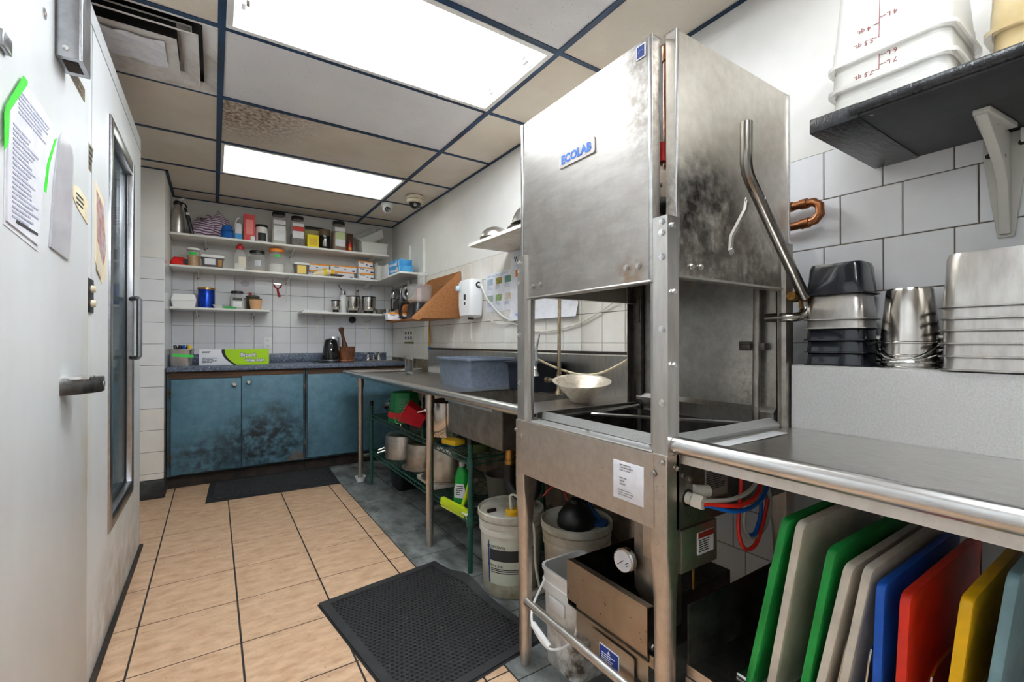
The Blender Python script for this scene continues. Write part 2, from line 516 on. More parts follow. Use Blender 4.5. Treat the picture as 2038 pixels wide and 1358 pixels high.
# walk-in cooler front: panel with an opening for the glass door
CX = -0.338
mb = MB()
mb.box(-1.3, -1.7, 0, CX, 2.30, 2.235); mb.box(-0.62, 2.92, 0, CX, 3.205, 2.235)
mb.box(-0.62, 2.30, 0, CX, 2.92, 0.385); mb.box(-0.62, 2.30, 2.005, CX, 2.92, 2.235)
wall_left = struct('wall_left', mb, COOLER, smooth=0)
mb = MB(); mb.box(CX, 1.94, 2.165, CX + 0.0012, 3.2, 2.169); mb.box(CX, 2.006, 1.3, CX + 0.001, 2.009, 2.165)
part('panel_seam', mb, GREYMET, wall_left, smooth=0)
mb = MB(); mb.box(CX, -1.7, -0.002, CX + 0.016, 3.21, 0.016)
part('base_strip', mb, DIRTY, wall_left, bevel=0.003)
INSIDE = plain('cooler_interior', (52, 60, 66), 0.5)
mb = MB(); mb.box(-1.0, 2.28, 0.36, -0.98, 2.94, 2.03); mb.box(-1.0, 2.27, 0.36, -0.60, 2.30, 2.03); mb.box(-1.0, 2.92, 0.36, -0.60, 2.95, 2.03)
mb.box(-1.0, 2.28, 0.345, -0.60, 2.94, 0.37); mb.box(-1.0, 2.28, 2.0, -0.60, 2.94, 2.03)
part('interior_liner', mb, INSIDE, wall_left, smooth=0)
for z in (0.75, 1.12, 1.5):
    mb = MB()
    for k in range(9): mb.cyl((-0.95 + 0.05 * k, 2.31, z), (-0.95 + 0.05 * k, 2.91, z), 0.003, n=6)
    part('wire_shelf', mb, DARKST, wall_left)

# solid cooler door
mb = MB(); mb.box(-0.45, 0.86, 0.03, -0.332, 1.934, 2.16)
door_1 = struct('door_1', mb, COOLER, bevel=0.004)
door_1['label'] = 'white insulated cooler door covered in taped papers'
mb = MB(); mb.prism([(-.334, 1.615), (-.294, 1.645), (-.262, 1.705), (-.262, 1.742), (-.279, 1.742), (-.300, 1.69), (-.334, 1.672)], 'Z', 0.982, 1.026)
h = part('handle', mb, PEWTER, door_1, bevel=0.004); h['label'] = 'worn grey metal lever handle'
mb = MB(); mb.box(-.334, 1.63, 1.022, -.276, 1.70, 1.030)
part('handle_top', mb, CHROME, h, bevel=0.002)
mb = MB(); mb.cyl((-.263, 1.722, 1.004), (-.2595, 1.722, 1.004), 0.008, n=16)
part('lock', mb, CHROME, h)
mb = MB(); mb.cyl((-.334, 1.477, 1.887), (-.330, 1.477, 1.887), 0.013, n=18); mb.cyl((-.331, 1.477, 1.887), (-.328, 1.477, 1.887), 0.006, n=8)
part('bolt_cap', mb, CHROME, door_1)
mb = MB(); mb.box(-.334, 1.20, 1.665, -.322, 1.245, 1.695)
part('hinge_clip', mb, GREYMET, door_1, bevel=0.002)

# glass cooler door
mb = MB()
mb.box(-0.40, 2.302, 0.388, -0.330, 2.352, 2.002); mb.box(-0.40, 2.868, 0.388, -0.330, 2.918, 2.002)
mb.box(-0.40, 2.352, 0.388, -0.330, 2.868, 0.448); mb.box(-0.40, 2.352, 1.942, -0.330, 2.868, 2.002)
door_2 = struct('door_2', mb, GREYMET, bevel=0.004)
door_2['label'] = 'tall glass cooler door in a grey metal frame'
PANE = mat('dark_door_glass', S(120, 140, 150), 0.02, trans=0.0, alpha=0.35, spec=0.9)
mb = MB(); mb.box(-0.362, 2.352, 0.448, -0.356, 2.868, 1.942)
part('pane', mb, PANE, door_2, smooth=0)
mb = MB()
for a, b, c, d in ((2.352, .448, 2.364, 1.942), (2.856, .448, 2.868, 1.942), (2.352, .448, 2.868, .46), (2.352, 1.93, 2.868, 1.942)):
    mb.box(-0.366, a, b, -0.352, c, d)
part('gasket', mb, BLACK, door_2, smooth=0)
mb = MB(); mb.tube([(-.335, 2.86, 1.335), (-.305, 2.80, 1.335), (-.292, 2.74, 1.325), (-.292, 2.74, 1.06), (-.305, 2.80, 1.05), (-.335, 2.86, 1.05)], 0.011, n=10)
part('handle', mb, GREYMET, door_2)

# ceiling: painted grid, lay-in tiles
mb = MB(); mb.box(-1.35, -1.75, CEIL + 0.16, XW + 0.12, YB + 0.1, CEIL + 0.2)
ceiling = struct('ceiling', mb, plain('deck_grey', (60, 60, 62), 0.9), smooth=0)
FIX = [(2, 5), (2, 2)]            # open fixtures: (column, row)
LENSFIX = (2, 8)
VENT = (1, 6)
BW = 0.027
for ci in range(4):
    for ri in range(len(GY) - 1):
        if (ci, ri) in FIX or (ci, ri) == LENSFIX or (ci, ri) == VENT: continue
        x0, x1, y0, y1 = GX[ci], GX[ci + 1], GY[ri], GY[ri + 1]
        m = CTB
        if ci == 2 and ri in (3, 4, 6): m = CTW
        if ci == 2 and ri == 7: m = CTS
        piece('ceiling_tile', ceiling, (x1 - x0 - 0.006, y1 - y0 - 0.006, 0.014), m, ((x0 + x1) / 2, (y0 + y1) / 2, CEIL + 0.004), (PI, 0, 0), bev=0.001)
for x in GX[:-1]:
    mb = MB(); mb.box(x - BW / 2, -1.65, CEIL - 0.001, x + BW / 2, YB, CEIL + 0.003); mb.box(x - 0.002, -1.65, CEIL, x + 0.002, YB, CEIL + 0.04)
    part('grid_bar', mb, GRID, ceiling, smooth=0)
for ri in range(len(GY) - 1):
    for ci in range(4):
        w = BW if ci == 2 else BW * 0.85
        mb = MB(); mb.box(GX[ci] + BW / 2, GY[ri] - w / 2, CEIL - 0.0005, GX[ci + 1] - BW / 2 * (ci < 3), GY[ri] + w / 2, CEIL + 0.003)
        part('grid_bar', mb, GRID, ceiling, smooth=0)
mb = MB(); mb.box(XW - 0.02, -1.65, CEIL - 0.002, XW, YB, CEIL + 0.002); mb.box(XW - 0.003, -1.65, CEIL - 0.002, XW - 0.0005, YB, CEIL + 0.02)
part('wall_angle', mb, GRID, ceiling, smooth=0)
mb = MB(); mb.box(-0.3, YB - 0.02, CEIL - 0.002, XW - 0.02, YB - 0.0012, CEIL + 0.002)
part('wall_angle', mb, GRID, ceiling, smooth=0)
mb = MB(); mb.box(-0.46, 4.12, CEIL - 0.002, -0.28, 4.1385, CEIL + 0.002); mb.box(-0.2985, 4.12, CEIL - 0.002, -0.28, YB - .02, CEIL + 0.002)
part('wall_angle', mb, GRID, ceiling, smooth=0)

# open fluorescent fixtures
def open_fixture(cell, label):
    x0, x1, y0, y1 = GX[cell[0]] + BW / 2, GX[cell[0] + 1] - BW / 2, GY[cell[1]] + BW / 2, GY[cell[1] + 1] - BW / 2
    yc = (y0 + y1) / 2
    t = thing('fluorescent_fixture', label, 'ceiling light', ((x0 + x1) / 2, yc, CEIL))
    z = CEIL
    mb = MB()
    # reflector tray: sloping sides, flat top
    lo = [(x0, y0, z), (x1, y0, z), (x1, y1, z), (x0, y1, z)]
    md = [(x0 + .03, y0 + .03, z + .008), (x1 - .03, y0 + .03, z + .008), (x1 - .03, y1 - .03, z + .008), (x0 + .03, y1 - .03, z + .008)]
    hi = [(x0 + .045, y0 + .10, z + .095), (x1 - .045, y0 + .10, z + .095), (x1 - .045, y1 - .10, z + .095), (x0 + .045, y1 - .10, z + .095)]
    top = [(a, b, z + .105) for a, b, c in lo]
    mb.loft([top, lo, md, hi], cap0=True, cap1=True)
    part('housing', mb, REFL, t, smooth=0, fix=False)
    mb = MB(); mb.prism([(yc - .075, z + .094), (yc - .045, z + .045), (yc + .045, z + .045), (yc + .075, z + .094)], 'X', x0 + .05, x1 - .05)
    part('ballast_cover', mb, REFL, t, bevel=0.004)
    for s in (-1, 1):
        yt = yc + s * 0.15
        mb = MB(); mb.cyl((x0 + .075, yt, z + .04), (x1 - .075, yt, z + .04), 0.019, n=20)
        tb = part('tube', mb, TUBE, t)
        for xa, xb in ((x0 + .062, x0 + .075), (x1 - .075, x1 - .062)):
            mb = MB(); mb.cyl((xa, yt, z + .04), (xb, yt, z + .04), 0.0185, n=16)
            part('end_cap', mb, GREYMET, tb)
        for xe in (x0 + .046, x1 - .062):
            mb = MB(); mb.box(xe, yt - .02, z + .012, xe + .016, yt + .02, z + .094)
            part('lampholder', mb, WHITEPL, t, bevel=0.003)
    mb = MB()
    for a, b, c, d in ((x0, y0, x1, y0 + .024), (x0, y1 - .024, x1, y1), (x0, y0 + .024, x0 + .024, y1 - .024), (x1 - .024, y0 + .024, x1, y1 - .024)):
        mb.box(a, b, z - .004, c, d, z + .004)
    part('door_frame', mb, WHITEP, t, bevel=0.002)
    for fr in (0.25, 0.75):
        mb = MB(); mb.box(x0 + fr * (x1 - x0) - .004, y1 - .03, z - .01, x0 + fr * (x1 - x0) + .004, y1 - .012, z - .003)
        part('clip', mb, GREYMET, t)
    return t
open_fixture(FIX[0], 'open two-tube fluorescent ceiling light beside the dishwasher, lit bright')
open_fixture(FIX[1], 'open two-tube fluorescent ceiling light over the aisle behind the viewer')
x0, x1, y0, y1 = GX[2] + BW / 2, GX[3] - BW / 2, GY[8] + BW / 2, GY[9] - BW / 2
t = thing('lensed_fixture', 'ceiling light with flat milky lens panel, dimly lit', 'ceiling light', ((x0 + x1) / 2, (y0 + y1) / 2, CEIL))
mb = MB()
for a, b, c, d in ((x0, y0, x1, y0 + .018), (x0, y1 - .018, x1, y1), (x0, y0 + .018, x0 + .018, y1 - .018), (x1 - .018, y0 + .018, x1, y1 - .018)):
    mb.box(a, b, CEIL - .004, c, d, CEIL + .004)
part('door_frame', mb, WHITEP, t, bevel=0.002)
mb = MB(); mb.box(x0 + .018, y0 + .018, CEIL + .002, x1 - .018, y1 - .018, CEIL + .006)
part('lens', mb, LENS, t, smooth=0)
mb = MB(); mb.box(x0, y0, CEIL + .006, x1, y1, CEIL + .1)
part('housing', mb, WHITEP, t, smooth=0)

# square air diffuser
vx, vy = (GX[1] + GX[2]) / 2, (GY[6] + GY[7]) / 2
t = thing('air_diffuser', 'square grey air diffuser in the ceiling, streaked with soot', 'air vent', (vx, vy, CEIL))
VENTM = mat('sooty_diffuser', S(226, 222, 218), 0.5, col2=S(176, 166, 156), vscale=7, vlo=0.45, vhi=0.75)
def ring(a, za, b, zb, th=0.004):
    m_ = MB()
    L = lambda h, z: [(vx - h, vy - h, z), (vx + h, vy - h, z), (vx + h, vy + h, z), (vx - h, vy + h, z)]
    m_.loft([L(a, za), L(b, zb), L(b + th, zb + th), L(a + th, za + th)], cap0=False, cap1=False)
    m_.f += [(12, 13, 1, 0), (13, 14, 2, 1), (14, 15, 3, 2), (15, 12, 0, 3)]
    return m_
part('outer_frame', ring(.289, CEIL - .005, .240, CEIL + .022), VENTM, t, smooth=0)
part('louvre', ring(.222, CEIL - .018, .165, CEIL + .012), VENTM, t, smooth=0)
part('louvre', ring(.20, CEIL + .02, .15, CEIL + .05), VENTM, t, smooth=0)
mb = MB(); mb.box(vx - .152, vy - .152, CEIL - .022, vx + .152, vy + .152, CEIL - .018)
part('centre_plate', mb, VENTM, t, smooth=0)
mb = MB()
n = 6
g = [[(vx - .13 + .24 * i / n, vy - .12 + .2 * j / n, CEIL - .024 - random.uniform(0, .012)) for i in range(n + 1)] for j in range(n + 1)]
vs = [p for r in g for p in r]
mb.add(vs, [(j * (n + 1) + i, j * (n + 1) + i + 1, (j + 1) * (n + 1) + i + 1, (j + 1) * (n + 1) + i) for j in range(n) for i in range(n)])
part('crumpled_filter_paper', mb, PAPER, t, smooth=0)
mb = MB(); mb.box(vx - .29, vy - .29, CEIL + .05, vx + .29, vy + .29, CEIL + .06)
part('plenum', mb, BLACK, t, smooth=0)
# ------------------------------------------------------------------ pass-through dishwasher
DX0, DX1, DY0, DY1 = 0.887, 1.500, 0.690, 1.330
DOORF = mat('dishwasher_front_door_steel', S(184, 180, 175), 0.4, 1.0, col2=S(172, 167, 161), vscale=45, stretch=(1, .2, 1), rvar=0.05, rscale=40,
            spots=(S(222, 219, 214), 130, 0.71), patch=[(S(110, 102, 94), (.91, .775, 1.79), 0.15, 0.75, 40, (1, 1.4, 0.55)), (S(150, 118, 86), (.91, .82, 1.305), 0.06, 0.8, 40), (S(150, 144, 137), (.91, 1.05, 1.42), 0.34, 0.5, 14, (1, .6, 1))])
DOORS = mat('dishwasher_side_door_steel', S(214, 208, 199), 0.36, 1.0, col2=S(202, 195, 185), vscale=35, rvar=0.04, rscale=40,
            patch=[(S(66, 62, 58), (1.07, .70, 1.43), 0.17, 1.1, 26, (0.8, 1, .75)), (S(132, 124, 114), (1.22, .70, 1.36), 0.2, 0.8, 34, (0.6, 1, 1)), (S(112, 106, 98), (1.12, .70, 1.34), 0.2, 0.8, 40, (0.45, 1, 1.2))])
BACKP = mat('scratched_back_panel', S(168, 165, 160), 0.36, 1.0, col2=S(150, 147, 142), vscale=30, rvar=0.04, spots=(S(206, 204, 199), 90, 0.73),
            patch=[(S(198, 194, 182), (1.48, .82, 0.9), 0.2, 0.9, 60, (1, 1.6, 0.7))])
dw = thing('dishwasher', 'tall stainless pass-through dishwasher with raised doors and pipe handle', 'dishwasher', ((DX0 + DX1) / 2, (DY0 + DY1) / 2, 0))

def leg_loops(cx, cy):
    L = [rrect(.05, .05, .004, .852), rrect(.05, .05, .004, .62), rrect(.05, .05, .022, .50), rrect(.044, .044, .0218, .06), rrect(.046, .046, .0226, .055), rrect(.03, .03, .0148, .0)]
    return [[(x + cx, y + cy, z) for x, y, z in lp] for lp in L]
for cx, cy in ((.914, 1.304), (.914, .716), (1.474, 1.304), (1.474, .716)):
    mb = MB(); mb.loft(leg_loops(cx, cy))
    part('leg', mb, STEELW, dw)
# aprons round the tank
mb = MB(); mb.sheet([(.925, .846), (.888, .850), (.888, .672), (.905, .668)], 'Y', .728, 1.292, .002)
part('front_apron', mb, STEELW, dw, smooth=0)
mb = MB(); mb.sheet([(.725, .848), (.692, .850), (.692, .672), (.71, .668)], 'X', .926, 1.462, .002)
part('side_apron', mb, STEELD, dw, smooth=0)
mb = MB(); mb.sheet([(1.295, .848), (1.328, .850), (1.328, .672), (1.31, .668)], 'X', .926, 1.462, .002)
part('side_apron', mb, STEELD, dw, smooth=0)
# tank with its rim
mb = MB()
o = rrect(.575, .60, .01, .850, 1.194, 1.01); i0 = rrect(.50, .53, .01, .850, 1.215, 1.01); i1 = rrect(.49, .52, .03, .70, 1.215, 1.01)
mb.loft([o, i0, i1], cap0=False, cap1=True)
part('tank', mb, DARKST, dw, smooth=0)
mb = MB(); mb.prism([(.902, .851), (.953, .853), (.956, .884), (.9525, .884), (.949, .857), (.902, .855)], 'Y', .745, 1.255)
part('splash_lip', mb, GALV, dw, smooth=0)
mb = MB(); mb.cyl((.925, 1.235, .863), (.925, .76, .863), .002, n=6)
part('lip_rod', mb, DARKST, dw)
bolts('bolt', [(.925, 1.232, .8555), (.925, 1.0, .8555), (.925, .765, .8555)], (0, 0, 1), .006, STEEL, dw)
mb = MB(); mb.sheet([(.708, .842), (.708, .872), (.742, .886)], 'X', .97, 1.45, .002)
part('side_lip', mb, GALV, dw, smooth=0)
mb = MB(); mb.sheet([(1.312, .842), (1.312, .868), (1.278, .878)], 'X', .97, 1.45, .002)
part('side_lip', mb, STEEL, dw, smooth=0)
mb = MB(); mb.sheet([(1.475, .842), (1.46, .90), (1.478, .915)], 'Y', .735, 1.285, .002)
part('back_lip', mb, STEEL, dw, smooth=0)
# rack rails over the tank
for a, b in (((1.0, 1.225), (1.45, 1.265)), ((1.42, 1.255), (1.13, 1.20)), ((1.13, 1.20), (1.40, .80)), ((1.0, .80), (1.45, .76))):
    mb = MB(); mb.tube([(a[0], a[1], .866), (b[0], b[1], .866)], .006, n=6)
    part('rack_rail', mb, STEEL, dw)
# corner posts: angle plates with guide flanges
def corner_post(name, cx, cy, sx, sy, m, zt=1.425, zb=.850):
    mb = MB()
    p = [(.014, .060), (.012, .043), (0, .040), (0, 0), (.040, 0), (.043, .012), (.058, .014)]
    mb.sheet([(cx + sx * a, cy + sy * b) for a, b in p], 'Z', zb, zt, .003)
    return part(name, mb, m, dw, smooth=0)
POSTM = mat('post_steel', S(212, 209, 205), 0.3, 1.0, col2=S(196, 192, 187), vscale=50, stretch=(1, 1, .15), rvar=.04)
corner_post('corner_post', .898, .695, 1, 1, POSTM)
corner_post('corner_post', .898, 1.326, 1, -1, POSTM)
corner_post('corner_post', 1.494, .695, -1, 1, STEELD)
corner_post('corner_post', 1.494, 1.326, -1, -1, STEELD)
bolts('bolt', [(.896, y, z) for y, z in ((.709, 1.412), (.709, 1.385), (.709, 1.327), (.709, 1.153), (.709, .977))], (-1, 0, 0), .0062, CHROME, dw)
bolts('bolt', [(x, .693, z) for x, z in ((.915, 1.401), (.918, 1.242), (.918, 1.067))], (0, -1, 0), .0062, CHROME, dw)
bolts('bolt', [(.896, 1.312, z) for z in (1.40, 1.37, 1.33, 1.15, .98)], (-1, 0, 0), .006, CHROME, dw)
bolts('bolt', [(.886, 1.318, .817), (.886, 1.288, .799), (.886, .702, .836), (.886, .728, .806)], (-1, 0, 0), .006, STEEL, dw)
bolts('bolt', [(.927, .690, .819), (.947, .690, .800), (.975, .690, .787)], (0, -1, 0), .005, STEEL, dw)
# back panel and the door guide rod with its latch
mb = MB(); mb.box(1.482, .74, .85, 1.487, 1.285, 1.42)
part('back_panel', mb, BACKP, dw, smooth=0)
mb = MB(); mb.box(1.462, 1.262, .85, 1.480, 1.30, 1.42); mb.box(1.456, 1.268, 1.205, 1.463, 1.296, 1.315)
part('rear_bracket', mb, DARKST, dw, bevel=.002)
mb = MB(); mb.cyl((1.462, .790, .86), (1.462, .783, 1.42), .0125, n=12)
part('guide_rod', mb, STEELD, dw)
mb = MB(); mb.box(1.452, .802, 1.095, 1.458, .842, 1.125); mb.box(1.444, .80, 1.103, 1.453, .836, 1.117)
part('latch', mb, DARKST, dw, bevel=.002)
mb = MB(); mb.box(1.44, .752, 1.097, 1.47, .768, 1.12)
part('latch_keeper', mb, DARKST, dw, bevel=.002)
# wash chamber hood: frame between the posts under the doors
mb = MB()
mb.box(.93, .73, 1.395, 1.48, 1.29, 1.42)
part('hood_top', mb, STEELD, dw, bevel=.004)
mb = MB(); mb.box(1.0, .80, 1.42, 1.40, 1.22, 1.60)
part('control_housing', mb, STEELW, dw, bevel=.004)
for x in (1.012, 1.052):
    mb = MB(); mb.cyl((x, .80, 1.49), (x, .768, 1.49), .022, .019, n=20); mb.cyl((x, .768, 1.49), (x, .762, 1.49), .012, n=12)
    part('knob', mb, BLACK, dw)
bolts('screw', [(1.005, .799, 1.545)], (0, -1, 0), .004, STEEL, dw)
mb = MB(); mb.box(1.10, .86, 1.6, 1.16, 1.0, 2.0)
part('riser_duct', mb, GREYMET, dw, bevel=.003)
mb = MB(); mb.tube([(1.033, .80, 1.60), (1.033, .80, 1.75), (1.034, .80, 1.925)], .0105, n=12); mb.cyl((1.034, .80, 1.89), (1.034, .80, 1.93), .014, n=12)
part('copper_pipe', mb, COPPER, dw)
mb = MB(); mb.tube([(1.0, .80, 1.6), (.998, .805, 1.70), (1.012, .82, 1.80), (1.014, .83, 1.92)], .0085, n=10, smooth=6)
part('braided_hose', mb, mat('braided_hose', S(176, 164, 142), .5, .6, col2=S(120, 108, 90), vscale=160), dw)
mb = MB(); mb.cyl((1.003, .79, 1.605), (1.003, .79, 1.655), .011, n=12)
part('valve_handle', mb, plain('red_plastic', (206, 30, 34), .4), dw)

# doors: trays with folded edges
def door_tray(axis, pos, a0, a1, z0, z1, inward, m):
    mb = MB(); th = .0016; d = .028 * inward
    P = lambda a, z, h: (pos + h, a, z) if axis == 'X' else (a, pos + h, z)
    def bx(a, b, c, d_, h0, h1):
        p, q = P(a, c, h0), P(b, d_, h1)
        mb.box(*p, *q)
    bx(a0, a1, z0, z1, 0, th * inward)
    bx(a0, a0 + th, z0, z1, 0, d); bx(a1 - th, a1, z0, z1, 0, d)
    bx(a0, a1, z0, z0 + th, 0, d)
    bx(a0, a0 + .03, z1 - th, z1, 0, d * 1.2); bx(a1 - .03, a1, z1 - th, z1, 0, d * 1.2)
    return part('door', mb, m, dw, smooth=0)
df = door_tray('X', .909, .747, 1.319, 1.271, 1.889, 1, DOORF); df['label'] = 'front sliding door of brushed steel'
dr = door_tray('Y', .706, .944, 1.499, 1.282, 1.893, 1, DOORS); dr['label'] = 'side sliding door, blackened along the bottom'
dl = door_tray('Y', 1.315, .944, 1.499, 1.282, 1.893, -1, DOORS)
for dd, axis, pos, a0, a1, z0 in ((df, 'X', .9075, .747, 1.319, 1.271), (dr, 'Y', .7045, .944, 1.499, 1.282)):
    mb = MB(); A0, A1 = a0 + .004, a1 - .004
    if axis == 'X': mb.cyl((pos, A0, z0 + .003), (pos, A1, z0 + .003), .004, n=8)
    else: mb.cyl((A0, pos, z0 + .003), (A1, pos, z0 + .003), .004, n=8)
    part('bottom_hem', mb, STEEL, dd)
for y0, y1 in ((.745, .757), (1.309, 1.321)):
    mb = MB(); mb.box(.9055, y0, 1.271, .909, y1, 1.889)
    part('edge_trim', mb, STEELR, df, bevel=.001)
for x0, x1 in ((.942, .954), (1.489, 1.501)):
    mb = MB(); mb.box(x0, .7025, 1.282, x1, .706, 1.893)
    part('edge_trim', mb, STEELR, dr, bevel=.001)
bolts('bolt', [(.908, y, z) for y, z in ((.832, 1.318), (.792, 1.318), (1.25, 1.313), (1.21, 1.315))], (-1, 0, 0), .0065, STEEL, df)
bolts('bolt', [(x, .705, z) for x, z in ((1.004, 1.312), (1.042, 1.314))], (0, -1, 0), .0065, STEEL, dr)
# badge, energy sticker
mb = MB(); mb.loft([[(.908 - h, y, z) for y, z, _ in rrect(.157, .047, .006, 0, 1.0285, 1.689)] for h in (0, .003)])
badge = part('badge', mb, plain('pale_badge', (228, 222, 216), .35), df)
lettering('ECOLAB', .036, plain('badge_blue', (0, 102, 214), .4), badge, (.9045, 1.0285, 1.687), (-1, 0, 0), bold=.0012)
mb = MB(); mb.box(.9065, .768, 1.845, .909, .797, 1.880)
es = part('sticker', mb, plain('white_sticker', (232, 234, 238), .4), df)
mb = MB(); mb.box(.906, .7705, 1.848, .9068, .7945, 1.877)
part('sticker_print', mb, plain('navy_print', (18, 44, 112), .4), es)
mb = MB(); mb.tube([(.9056, .790, 1.860), (.9056, .783, 1.866), (.9056, .775, 1.864)], .0008, n=5)
part('sticker_mark', mb, plain('pale_blue_print', (130, 170, 230), .4), es)
# instruction label on the front apron
mb = MB(); mb.box(.8855, .757, .714, .887, .858, .813)
lab = part('instruction_label', mb, PAPER, dw, bevel=.0004)
mb = MB(); print_lines(mb, (.8852, .835, .806), (0, -1, 0), (0, 0, -1), .055, 3, .007, (.5, 1)); print_lines(mb, (.8852, .835, .772), (0, -1, 0), (0, 0, -1), .05, 3, .008, (.2, .6))
print_lines(mb, (.8852, .840, .74), (0, -1, 0), (0, 0, -1), .065, 3, .006, (.6, 1))
part('print', mb, plain('faded_print', (150, 148, 150), .6), lab)['kind'] = 'stuff'
# data plate and red warning label under the side
mb = MB(); mb.box(1.038, .689, .724, 1.134, .691, .822)
pl = part('data_plate', mb, plain('grey_plate', (150, 146, 140), .5), dw)
mb = MB(); print_lines(mb, (1.043, .6886, .815), (1, 0, 0), (0, 0, -1), .085, 13, .0055)
part('print', mb, INK, pl)['kind'] = 'stuff'
mb = MB(); mb.box(.955, .70, .553, 1.105, .82, .660)
cb = part('junction_box', mb, STEELW, dw, bevel=.003)
mb = MB(); mb.box(1.020, .6975, .585, 1.085, .70, .640)
wl = part('warning_label', mb, PAPER, cb)
mb = MB(); mb.box(1.020, .697, .626, 1.085, .6976, .640)
part('label_header', mb, plain('dark_red_print', (150, 44, 34), .5), wl)
mb = MB(); print_lines(mb, (1.023, .6972, .622), (1, 0, 0), (0, 0, -1), .058, 6, .0055)
part('print', mb, INK, wl)['kind'] = 'stuff'
NYL = plain('nylon_white', (224, 220, 208), .4)
mb = MB(); mb.cyl((.956, .725, .60), (.938, .725, .60), .012, n=12); mb.cyl((.938, .725, .60), (.926, .725, .60), .016, n=6)
part('cable_gland', mb, NYL, cb)
# chemical feed: fitting and three looping tubes
mb = MB(); mb.cyl((.968, .692, .742), (.968, .675, .742), .015, n=16); mb.cyl((.968, .675, .742), (.972, .650, .740), .018, n=6); mb.cyl((.985, .684, .756), (1.02, .668, .756), .017, .014, n=14)
part('feed_fitting', mb, NYL, dw)
mb = MB(); mb.cyl((.968, .6925, .742), (.968, .690, .742), .021, n=18)
part('grommet', mb, BLACK, dw)
for nm, rgb, pts in (
    ('white_feed_tube', (196, 196, 190), [(.972, .650, .745), (1.05, .625, .742), (1.13, .62, .757), (1.20, .64, .79), (1.205, .665, .822), (1.19, .675, .835), (1.24, .67, .79), (1.29, .66, .70), (1.27, .66, .62), (1.20, .66, .60), (1.16, .66, .64), (1.17, .66, .70)]),
    ('red_feed_tube', (232, 44, 30), [(.972, .648, .738), (1.06, .615, .728), (1.14, .615, .738), (1.20, .64, .76), (1.20, .66, .80), (1.175, .672, .83), (1.165, .67, .74), (1.135, .66, .64), (1.155, .655, .585), (1.21, .655, .585), (1.26, .66, .64), (1.28, .66, .69)]),
    ('blue_feed_tube', (18, 104, 206), [(.975, .650, .735), (1.06, .62, .712), (1.16, .62, .715), (1.24, .64, .74), (1.26, .655, .775), (1.21, .668, .80), (1.16, .67, .815), (1.17, .67, .826), (1.22, .67, .78), (1.255, .665, .68), (1.22, .66, .615), (1.18, .66, .61)])):
    mb = MB(); mb.tube(pts, .0052, n=8, smooth=8)
    part(nm, mb, plain(nm, rgb, .3), dw)
for nm, rgb, dz in (('red_feed_tube', (232, 44, 30), 0), ('blue_feed_tube', (16, 40, 104), .006)):
    mb = MB(); mb.tube([(1.19, .672, .83 - dz), (1.26, .66, .826 - dz), (1.33, .64, .80 - dz), (1.39, .63, .765 - dz), (1.395, .64, .745 - dz), (1.37, .66, .75)], .0048, n=8, smooth=8)
    part(nm, mb, plain(nm + '_dark', rgb, .3), dw)
# lift handle with its link, pivot and spring pipe
HP = mat('handle_pipe', S(150, 146, 140), .22, 1.0, col2=S(116, 111, 105), vscale=9, rvar=.08)
mb = MB(); mb.tube([(1.181, .662, 1.706), (1.180, .662, 1.63), (1.179, .662, 1.60), (1.185, .662, 1.575), (1.200, .662, 1.555), (1.30, .660, 1.45), (1.483, .655, 1.258)], .0155, n=14)
part('lift_handle', mb, HP, dw)
mb = MB(); mb.tube([(1.205, .676, 1.507), (1.199, .676, 1.48), (1.156, .69, 1.405), (1.152, .692, 1.365)], .007, n=6)
lk = part('link_bar', mb, STEEL, dw)
bolts('bolt', [(1.152, .690, 1.365), (1.206, .675, 1.506)], (0, -1, 0), .008, STEEL, lk)
bolts('bolt', [(1.246, .652, 1.512)], (.4, -.8, .4), .007, STEEL, dw)
mb = MB(); mb.cyl((1.492, .70, 1.262), (1.492, .646, 1.262), .017, n=14); mb.cyl((1.45, .678, 1.262), (1.535, .678, 1.262), .013, n=14)
mb.box(1.480, .664, 1.225, 1.512, .670, 1.30)
part('pivot', mb, BRASS, dw)
mb = MB(); mb.tube([(1.505, .665, 1.25), (1.505, .663, 1.225), (1.49, .665, 1.205), (1.465, .675, 1.198), (1.45, .70, 1.198), (1.45, .75, 1.198)], .014, n=12, smooth=5)
part('lever_elbow', mb, HP, dw)
# copper water pipe looping out beside the side door
mb = MB(); mb.tube([(1.585, .83, 1.567), (1.585, .70, 1.567), (1.585, .672, 1.566), (1.585, .656, 1.552), (1.585, .654, 1.525), (1.585, .668, 1.508), (1.585, .70, 1.503), (1.585, .83, 1.500)], .0135, n=14)
cp = part('water_pipe', mb, COPPER, dw)
for a, b in (((1.585, .735, 1.567), (1.585, .765, 1.567)), ((1.585, .69, 1.567), (1.585, .71, 1.567)), ((1.585, .685, 1.505), (1.585, .71, 1.503))):
    mb = MB(); mb.cyl(a, b, .0165, n=14)
    part('coupling', mb, COPPER if a[1] < .72 else BRASS, cp)
